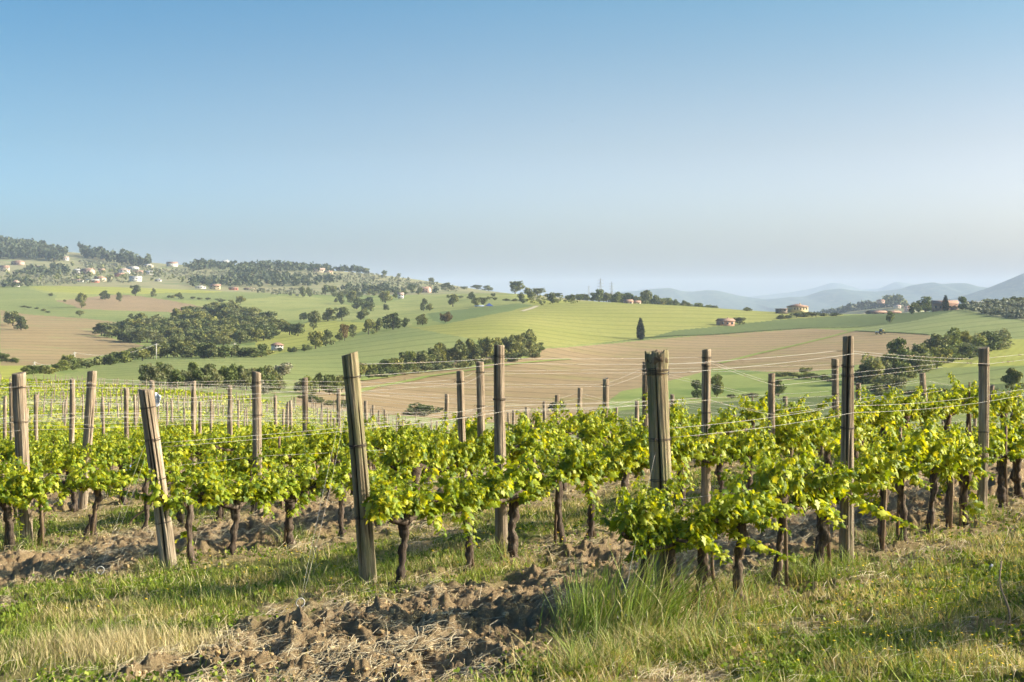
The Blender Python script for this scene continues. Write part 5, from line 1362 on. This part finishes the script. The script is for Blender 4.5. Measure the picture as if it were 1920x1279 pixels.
blades("grass", x, y, h, h * rs.uniform(.05, .8, n), rs.uniform(0, 6.28, n), (.0028 + .00026 * y) * rs.uniform(.7, 1.4, n), col, "short patchy grass, green and dry, between the vine rows", M_GRASS)
# 2 low broad-leaved weeds giving the turf its darker clumps
x, y, rs = scatter(135000, 7.0, 30.0, seed=25)
k = (rs.random(len(x)) < (1 - soil_mask(x, y)) * sstep(.50, .68, fbm2(x * 2.1 + 3, y * 2.1, 97, 4)))
x, y = x[k], y[k]; n = len(x); z = Z(x, y) + rs.uniform(.005, .06, n)
V, Fc = quads(np.stack([x, y, z], 1), rs.uniform(.007, .016, n), rs)
C = np.repeat(np.c_[mixcol(n, rs, GREEN, [3, 3, 1, 2, .3]), np.ones(n)], 4, 0)
link("weeds", mesh_np("weeds", V, [Fc], [M_GRASS], False, {"col": ('FLOAT_COLOR', C)}), kind="stuff", label="low leafy weeds in the turf", cat="weeds")
# 3 tall green tuft at the foot of the nearest end post and the headland around it
def tuft(n, cx_, cy_, rx, ry, h0, h1, pal, wgt, seed, name, label, lean=.35, wid=.006, azm=None, mat=None):
    rs = np.random.default_rng(seed)
    x = cx_ + rs.normal(0, rx, n); y = cy_ + rs.normal(0, ry, n)
    fall = np.exp(-.5 * (((x - cx_) / (rx * 1.6)) ** 2 + ((y - cy_) / (ry * 1.6)) ** 2))
    h = rs.uniform(h0, h1, n) * (.45 + .55 * fall)
    az = rs.uniform(0, 6.28, n) if azm is None else rs.normal(azm, .9, n)
    blades(name, x, y, h, h * rs.uniform(.1, 1, n) * lean * 1.6, az, wid * rs.uniform(.6, 1.3, n), mixcol(n, rs, pal, wgt), label, mat or M_GRASS, .5)
TALL = [(.16, .235, .032), (.22, .29, .045), (.12, .175, .032), (.30, .33, .09), (.46, .40, .20)]
a = pxg(1190, 1185); tuft(560, a[0], a[1], .21, .17, .12, .60, TALL + DRY[:1], [3, 4, 3, 2, 1.5, .8], 61, "tall_grass", "tall green grass tuft at the foot of the rotten-topped post", .6, .0085, .3)
a = pxg(1095, 1190); tuft(260, a[0], a[1], .08, .20, .28, .50, TALL, [3, 4, 2, 2, .6], 62, "tall_grass", "thin tall grass at the edge of the straw", .30, .006, 1.2)
a = pxg(1240, 1225); tuft(900, a[0], a[1], .26, .20, .06, .24, TALL + DRY[:2], [2, 3, 2, 3, 2, 3, 2], 63, "tall_grass", "mixed green and yellowing grass in front of the tuft", .7, .0055)
a = pxg(1110, 1265); tuft(700, a[0], a[1], .22, .12, .10, .26, TALL + DRY[:2], [2, 3, 2, 2, 2, 3, 3], 64, "tall_grass", "grass along the lower border of the straw strip", .6, .005)
a = pxg(1350, 1150); tuft(420, a[0], a[1], .24, .16, .10, .28, TALL + DRY[:2], [2, 3, 2, 2, 2, 3, 3], 65, "tall_grass", "loose grass around the leaning stick", .7, .005)
# 4 pale dry clump on the left and greener headland beside it
a = pxg(200, 1225); tuft(4600, a[0], a[1], .36, .22, .06, .21, DRY, [4, 2, 5, 1], 66, "dry_grass", "bleached dry grass clump on the headland", .35, .0036, None, M_STRAW)
a = pxg(30, 1225); tuft(3800, a[0], a[1], .42, .45, .05, .14, GREEN + DRY[:1], [3, 4, 3, 3, 1, 1.5], 67, "tall_grass", "fresh green grass on the left headland", .6, .0048, .9)
for i, (px, py, nn) in enumerate([(280, 1150, 900), (400, 1130, 900), (590, 1075, 520), (620, 1105, 420), (520, 1125, 500), (730, 1080, 240), (860, 1075, 260), (1560, 1070, 320), (1640, 1080, 420), (1740, 1055, 420), (1480, 1205, 500), (1620, 1240, 700), (1800, 1250, 700), (1890, 1130, 420), (1700, 1180, 600), (1480, 1100, 260), (1010, 1060, 160), (520, 1040, 160), (70, 1110, 300)]):
    a = pxg(px, py); tuft(nn // 2, a[0], a[1], .17, .17, .05, .16, TALL + DRY[:2], [3, 4, 2, 2, 1.5, 1.6, 1.2], 70 + i, "tall_grass", "taller grass clump standing out of the turf", .6, .005)
for i, (px, py, nn) in enumerate([(690, 1098, 60), (755, 1075, 50), (870, 1058, 70), (940, 1040, 60), (1467, 1092, 60), (1545, 1092, 90), (1585, 1062, 90), (48, 1030, 50), (320, 1070, 50), (550, 1015, 50), (1650, 1020, 60), (1842, 970, 70), (1388, 1118, 80)]):
    a = pxg(px, py); tuft(nn * 3, a[0], a[1] - .05, .12, .10, .08, .24, TALL + DRY[:1], [3, 4, 2, 2, 1, 1], 120 + i, "tall_grass", "grass left standing around a post or vine foot", .6, .006)
# 5 seed heads of wild barley
sp = MB(); rs = np.random.default_rng(44)
for _ in range(70):
    px, py = [(rs.uniform(240, 420), rs.uniform(1120, 1160)), (rs.uniform(560, 640), rs.uniform(1070, 1130)), (rs.uniform(1480, 1920), rs.uniform(1040, 1230)), (rs.uniform(1100, 1400), rs.uniform(1120, 1230))][rs.integers(4)]
    x, y = pxg(px, py); z = float(Z(np.array([x]), np.array([y]))[0]); hh = rs.uniform(.14, .26); l = rs.uniform(-.06, .06)
    sp.tube([(x, y, z), (x + l * .4, y, z + hh * .6), (x + l, y, z + hh)], [.0016, .0013, .0012], 3, False)
    sp.tube([(x + l, y, z + hh), (x + l * 1.25, y, z + hh + .03), (x + l * 1.6, y, z + hh + .065)], [.002, .006, .001], 5, False)
link("wild_barley", sp.mesh("wild_barley", [plain("barley_head", (.33, .31, .13), .8)], True), kind="stuff", label="wild barley seed heads above the turf", cat="grass")
# 6 straw and dead stalks on the tilled strips
x, y, rs = scatter(118000, 7.0, 36.0, seed=31)
m = soil_mask(x, y); t_, s_ = ts(x, y)
lump = fbm2(x * 1.9 + 9, y * 1.9, 99, 4)
k = rs.random(len(x)) < m * sstep(.42, .66, lump) * .9 + .10 * sstep(.42, .6, fbm2(x * 2.3 + 4, y * 2.3, 107, 3)) + .02
x, y = x[k], y[k]; n = len(x)
L = rs.uniform(.03, .15, n) * np.where(rs.random(n) < .08, 1.7, 1); az = rs.normal(ROWA - .4, .9, n); z = Z(x, y) + rs.uniform(.003, .03, n)
tilt = rs.normal(.10, .28, n); bend = rs.normal(0, .18, n) * L; wd = rs.uniform(.0014, .0036, n) * (.7 + y * .035)
dx, dy = np.cos(az), np.sin(az); P = []
for f in (0, .5, 1):
    o_ = bend * 4 * f * (1 - f); cxx = x + dx * L * (f - .5) - dy * o_; cyy = y + dy * L * (f - .5) + dx * o_
    cz = np.maximum(z + np.sin(tilt) * L * f + .012 * np.sin(f * 3.1), Z(cxx, cyy) + .003)
    P += [np.stack([cxx - (-dy) * wd / 2, cyy - dx * wd / 2, cz], 1), np.stack([cxx + (-dy) * wd / 2, cyy + dx * wd / 2, cz + wd * .5], 1)]
V = np.stack(P, 1).reshape(-1, 3); b = np.arange(n)[:, None] * 6
q = np.concatenate([b + np.array([[0, 1, 3, 2]]), b + np.array([[2, 3, 5, 4]])])
C = np.repeat(np.c_[mixcol(n, rs, [(.60, .48, .29), (.50, .39, .23), (.74, .62, .41), (.36, .27, .15)], [4, 4, 3, 2]), np.ones(n)], 6, 0)
link("straw", mesh_np("straw", V, [q], [M_STRAW], False, {"col": ('FLOAT_COLOR', C)}), kind="stuff", label="dry straw strewn over the tilled strips", cat="straw")
# 7 loose clods and crumbs
def rock(seed):
    rs = np.random.default_rng(seed)
    t = (1 + 5 ** .5) / 2
    V = np.array([(-1, t, 0), (1, t, 0), (-1, -t, 0), (1, -t, 0), (0, -1, t), (0, 1, t), (0, -1, -t), (0, 1, -t), (t, 0, -1), (t, 0, 1), (-t, 0, -1), (-t, 0, 1)], float)
    Fc = [(0, 11, 5), (0, 5, 1), (0, 1, 7), (0, 7, 10), (0, 10, 11), (1, 5, 9), (5, 11, 4), (11, 10, 2), (10, 7, 6), (7, 1, 8), (3, 9, 4), (3, 4, 2), (3, 2, 6), (3, 6, 8), (3, 8, 9), (4, 9, 5), (2, 4, 11), (6, 2, 10), (8, 6, 7), (9, 8, 1)]
    V = V / np.linalg.norm(V, axis=1)[:, None]
    for _ in range(2):
        V = list(map(tuple, V)); mid = {}; nf = []
        def mp(a, b):
            k = (min(a, b), max(a, b))
            if k not in mid:
                p = np.array(V[a]) + np.array(V[b]); p /= np.linalg.norm(p); mid[k] = len(V); V.append(tuple(p))
            return mid[k]
        for a, b_, c in Fc:
            ab, bc, ca = mp(a, b_), mp(b_, c), mp(c, a); nf += [(a, ab, ca), (b_, bc, ab), (c, ca, bc), (ab, bc, ca)]
        Fc = nf; V = np.array(V)
    r = 1 + .75 * (vn3(V * 1.4 + seed, seed) - .5) + .5 * (vn3(V * 3.3 + seed, seed + 1) - .5) + .28 * (vn3(V * 7 + seed, seed + 2) - .5)
    return V * r[:, None] * rs.uniform(.7, 1.1, 3) * (1, 1, .75), np.array(Fc)
ROCKS = [rock(500 + i) for i in range(6)]
x, y, rs = scatter(18000, 7.2, 26.0, seed=37)
k = rs.random(len(x)) < soil_mask(x, y) * sstep(.34, .60, fbm2(x * 1.2 + 2, y * 1.2, 103, 3)) * .8
x, y = x[k], y[k]; z = Z(x, y); Vs = []; Fs = []; o_ = 0
size = .005 + .018 * rs.random(len(x)) ** 4 + .006 * rs.random(len(x))
for i in range(len(x)):
    V, Fc = ROCKS[rs.integers(6)]; a = rs.uniform(0, 6.28); ca, sa = math.cos(a), math.sin(a)
    W = V * size[i]; W = np.stack([W[:, 0] * ca - W[:, 1] * sa + x[i], W[:, 0] * sa + W[:, 1] * ca + y[i], W[:, 2] + z[i] + size[i] * .15], 1)
    Vs.append(W); Fs.append(Fc + o_); o_ += len(W)
m_, n_, b_ = new_mat("dry_clod"); v_ = coord(n_)
f_ = noise(n_, v_, 30, 8, .7); g_ = N(n_, "ShaderNodeNewGeometry")
c_ = ramp(n_, g_.outputs["Random Per Island"], [(0, (.39, .26, .125)), (.5, (.50, .35, .18)), (1, (.60, .44, .25))])
n_.links.new(mixc(n_, 1.0, c_, ramp(n_, f_, [(.3, (.72, .7, .68)), (.7, (1.12, 1.12, 1.12))]), 'MULTIPLY'), b_.inputs["Base Color"]); b_.inputs["Roughness"].default_value = 1; b_.inputs["Specular IOR Level"].default_value = .05
bump(n_, b_, f_, .8, .01)
link("clods", mesh_np("clods", np.concatenate(Vs), [np.concatenate(Fs)], [m_], False), kind="stuff", label="dry earth clods and crumbs on the tilled strips", cat="clods")
# 8 yellow flowers
fl = MB(); fs = MB(); rs = np.random.default_rng(55)
def flower(x, y):
    z = float(Z(np.array([x]), np.array([y]))[0]); hh = rs.uniform(.05, .15); l = rs.uniform(-.03, .03)
    fs.tube([(x, y, z), (x + l * .5, y, z + hh * .6), (x + l, y, z + hh)], .0014, 3, False)
    r = rs.uniform(.006, .0105); k = 8; a = np.arange(k) * 2 * math.pi / k; tl = rs.uniform(-.6, .6)
    rr = r * (1 - .25 * (np.arange(k) % 2))
    V = np.stack([x + l + np.cos(a) * rr, y + np.sin(a) * rr, z + hh + np.cos(a) * rr * tl + .002], 1)
    fl.add(np.concatenate([V, [(x + l, y, z + hh + .005)]]), [np.stack([np.arange(k), (np.arange(k) + 1) % k, np.full(k, k)], 1)])
zones = [((1560, 1920), (1090, 1279), 210), ((1700, 1920), (1060, 1160), 70), ((380, 640), (1060, 1125), 80), ((500, 640), (1030, 1080), 40), ((700, 900), (990, 1080), 60), ((900, 1180), (960, 1050), 60), ((250, 560), (1120, 1180), 14), ((0, 330), (1170, 1279), 10), ((60, 330), (950, 1000), 24), ((1740, 1920), (980, 1060), 40), ((330, 460), (960, 985), 16), ((1400, 1560), (1180, 1279), 30)]
for (x0, x1), (y0, y1), c in zones:
    for _ in range(c):
        x, y = pxg(rs.uniform(x0, x1), rs.uniform(y0, y1)); flower(x, y)
link("wildflowers", fl.mesh("wildflowers", [plain("yellow_petals", (.75, .48, .015), .7, .1)]), kind="stuff", label="small yellow wildflowers dotted through the turf", cat="flowers")
link("flower_stems", fs.mesh("flower_stems", [M_CANE]), kind="stuff", label="thin stems of the yellow wildflowers", cat="flower stems")

# ------------------------------------------------------------------ odd things among the vines
def stick(p0, p1, r, name, label, cat="stick", mat=None, wob=.02, seed=1):
    a = np.array(gxyz(*pxg(*p0))) if len(p0) == 2 else np.array(p0); D = a[1]
    b = np.array(((p1[0] - CX) / F * D, D + (p1[2] if len(p1) > 2 else 0), (HY - p1[1]) / F * D)); f = np.linspace(0, 1, 9)[:, None]; rs = np.random.default_rng(seed)
    P = a + (b - a) * f + np.sin(f * 6 + seed) * wob * np.array((1, .3, 0)); P[0, 2] -= .05
    m = MB(); m.tube(P, np.linspace(r, r * .7, 9), 8, True, .25, seed, 5)
    return link(name, m.mesh(name, [mat or M_STAKE], True), None, None, None, None, label, cat), P
stick((1352, 1130), (1322, 1000), .014, "stick", "bare stick leaning against the vines right of the tall grass", seed=3)
stick((163, 1003), (170, 965), .032, "vine_stump", "short sawn-off dead vine stump in the grass near the left posts", "stump", M_BARK, .01, 4)
o, P = stick((1585, 1062), (1588, 985), .013, "stick", "thin straight stake hugging the foot of the tallest post", seed=6, wob=.004)
o, P = stick((1890, 1165), (1876, 1052), .007, "twig", "thin pale twig standing in grass at the right border", "twig", M_TENDRIL, .02, 7)
o, P = stick((240, 985), (283, 944), .012, "stick", "pale stick lying against the left vines", seed=9)
# loose wire with a grey tag at the right border
a = np.array(gxyz(*pxg(1857, 1075))); e = a + np.array((.55, .55, .42)); f = np.linspace(0, 1, 8)[:, None]
mb = MB(); mb.tube(a + (e - a) * f + np.array((0, 0, .06)) * np.sin(f * 3.1) + (0, 0, .05), .0022, 5)
o = link("guy_wire", mb.mesh("guy_wire", [M_TIE]), None, None, None, None, "dark loose wire with a grey tag slanting out of the picture's right edge", "wire")
mb = MB(); mb.box((0, 0, 0), (.022, .006, .055)); tg = link("tag", mb.mesh("tag", [plain("grey_tag", (.20, .22, .25), .5)]), o, tuple(a + (0, 0, .05))); tg.rotation_euler = (.2, .5, .4)
# scrap of white plastic caught on a post, and a tool with a blue end hanging in the vines
def scrap():
    k = [q for q in OBS if abs(q[2][0] / q[2][1] * F + CX - 285) < 4]
    b = k[0][2] if k else (-4.7, 18.5, -1.4)
    rs = np.random.default_rng(8); m = 8; g = np.linspace(-1, 1, m); X, Zz = np.meshgrid(g, g)
    Y = .02 * np.sin(X * 4 + Zz * 3) + .015 * rs.normal(0, 1, X.shape)
    V = np.stack([X * .055 + .02 * Zz, Y, Zz * .12 * (1 - .3 * X)], -1).reshape(-1, 3); i = (np.arange(m - 1)[:, None] * m + np.arange(m - 1)[None, :])
    o = link("plastic_scrap", mesh_np("plastic_scrap", V, [np.stack([i, i + 1, i + m + 1, i + m], -1).reshape(-1, 4)], [plain("white_plastic", (.70, .72, .75), .35, .1)], True), None, (b[0] + .11, b[1] - .06, b[2] - .36), 0, None, "crumpled white plastic scrap hanging on a post behind the short leaning post", "plastic")
    sm = o.modifiers.new("thickness", 'SOLIDIFY'); sm.thickness = .004
scrap()
D = 17.0; p = lambda px, py: ((px - CX) / F * D, D, (HY - py) / F * D)
mb = MB(); mb.tube([p(232, 915), p(240, 880), p(246, 858)], [.018, .016, .014], 8, True, .2, 3)
o = link("hanging_tool", mb.mesh("hanging_tool", [M_BARK], True), None, None, None, None, "dark short tool with a blue end hanging among the left vines", "tool")
mb = MB(); mb.tube([p(239, 886), p(243, 872)], [.024, .022], 8); link("blue_grip", mb.mesh("blue_grip", [plain("blue_tape", (.10, .16, .33), .5)], True), o)
# weed climbing the left end post
rs = np.random.default_rng(9); a = np.array(gxyz(*pxg(34, 1030))); W = MB(); pos = []; tip = []; nr = []
f = np.linspace(0, 1, 14); ST = a + np.stack([.02 * np.sin(f * 9), -.03 + f * 0, f * .95], 1); W.tube(ST, np.linspace(.006, .003, 14), 5)
for j in range(110):
    g = rs.uniform(.05, 1); c = np.array([np.interp(g, f, ST[:, q]) for q in range(3)]); d = np.array((rs.normal(0, 1), rs.normal(0, 1), rs.normal(0, .3))); d /= np.linalg.norm(d)
    pos.append(c + d * rs.uniform(.01, .06)); tip.append(d + (0, 0, .3)); nr.append((d[0] * .4, d[1] * .4, 1))
V, Fc = leaf_batch(np.array(pos), np.array(tip), np.array(nr, float), rs.uniform(.025, .05, len(pos)), np.full(len(pos), .3))
o = link("climbing_weed", W.mesh("climbing_weed", [M_CANE], True), None, None, None, None, "leafy weed climbing beside the stout upright post", "plant"); link("leaves", mesh_np("leaves", V, [Fc], [M_LEAF]), o)
# young water shoots low on a few trunks
for (px, py, l) in [(352, 1050, "short leafy sucker at the foot of the vine by the short leaning post"), (1632, 975, "leafy shoot hanging low right of the tallest post"), (1835, 985, "leafy sucker by the foot of the straight post at right")]:
    a = np.array(gxyz(*pxg(px, py))); n = 16; rs = np.random.default_rng(px)
    pos = a + np.c_[rs.normal(0, .06, n), rs.normal(0, .04, n), rs.uniform(.06, .30, n)]
    W = MB(); W.tube([a, a + (.01, 0, .15), a + (0, 0, .3)], .004, 5)
    V, Fc = leaf_batch(pos, rs.normal(0, 1, (n, 3)), rs.normal(0, .5, (n, 3)) + (0, -.3, .8), rs.uniform(.04, .085, n), np.full(n, .3))
    o = link("vine_sucker", W.mesh("vine_sucker", [M_CANE], True), None, None, None, None, l, "shoot"); link("leaves", mesh_np("leaves", V, [Fc], [M_LEAF]), o)
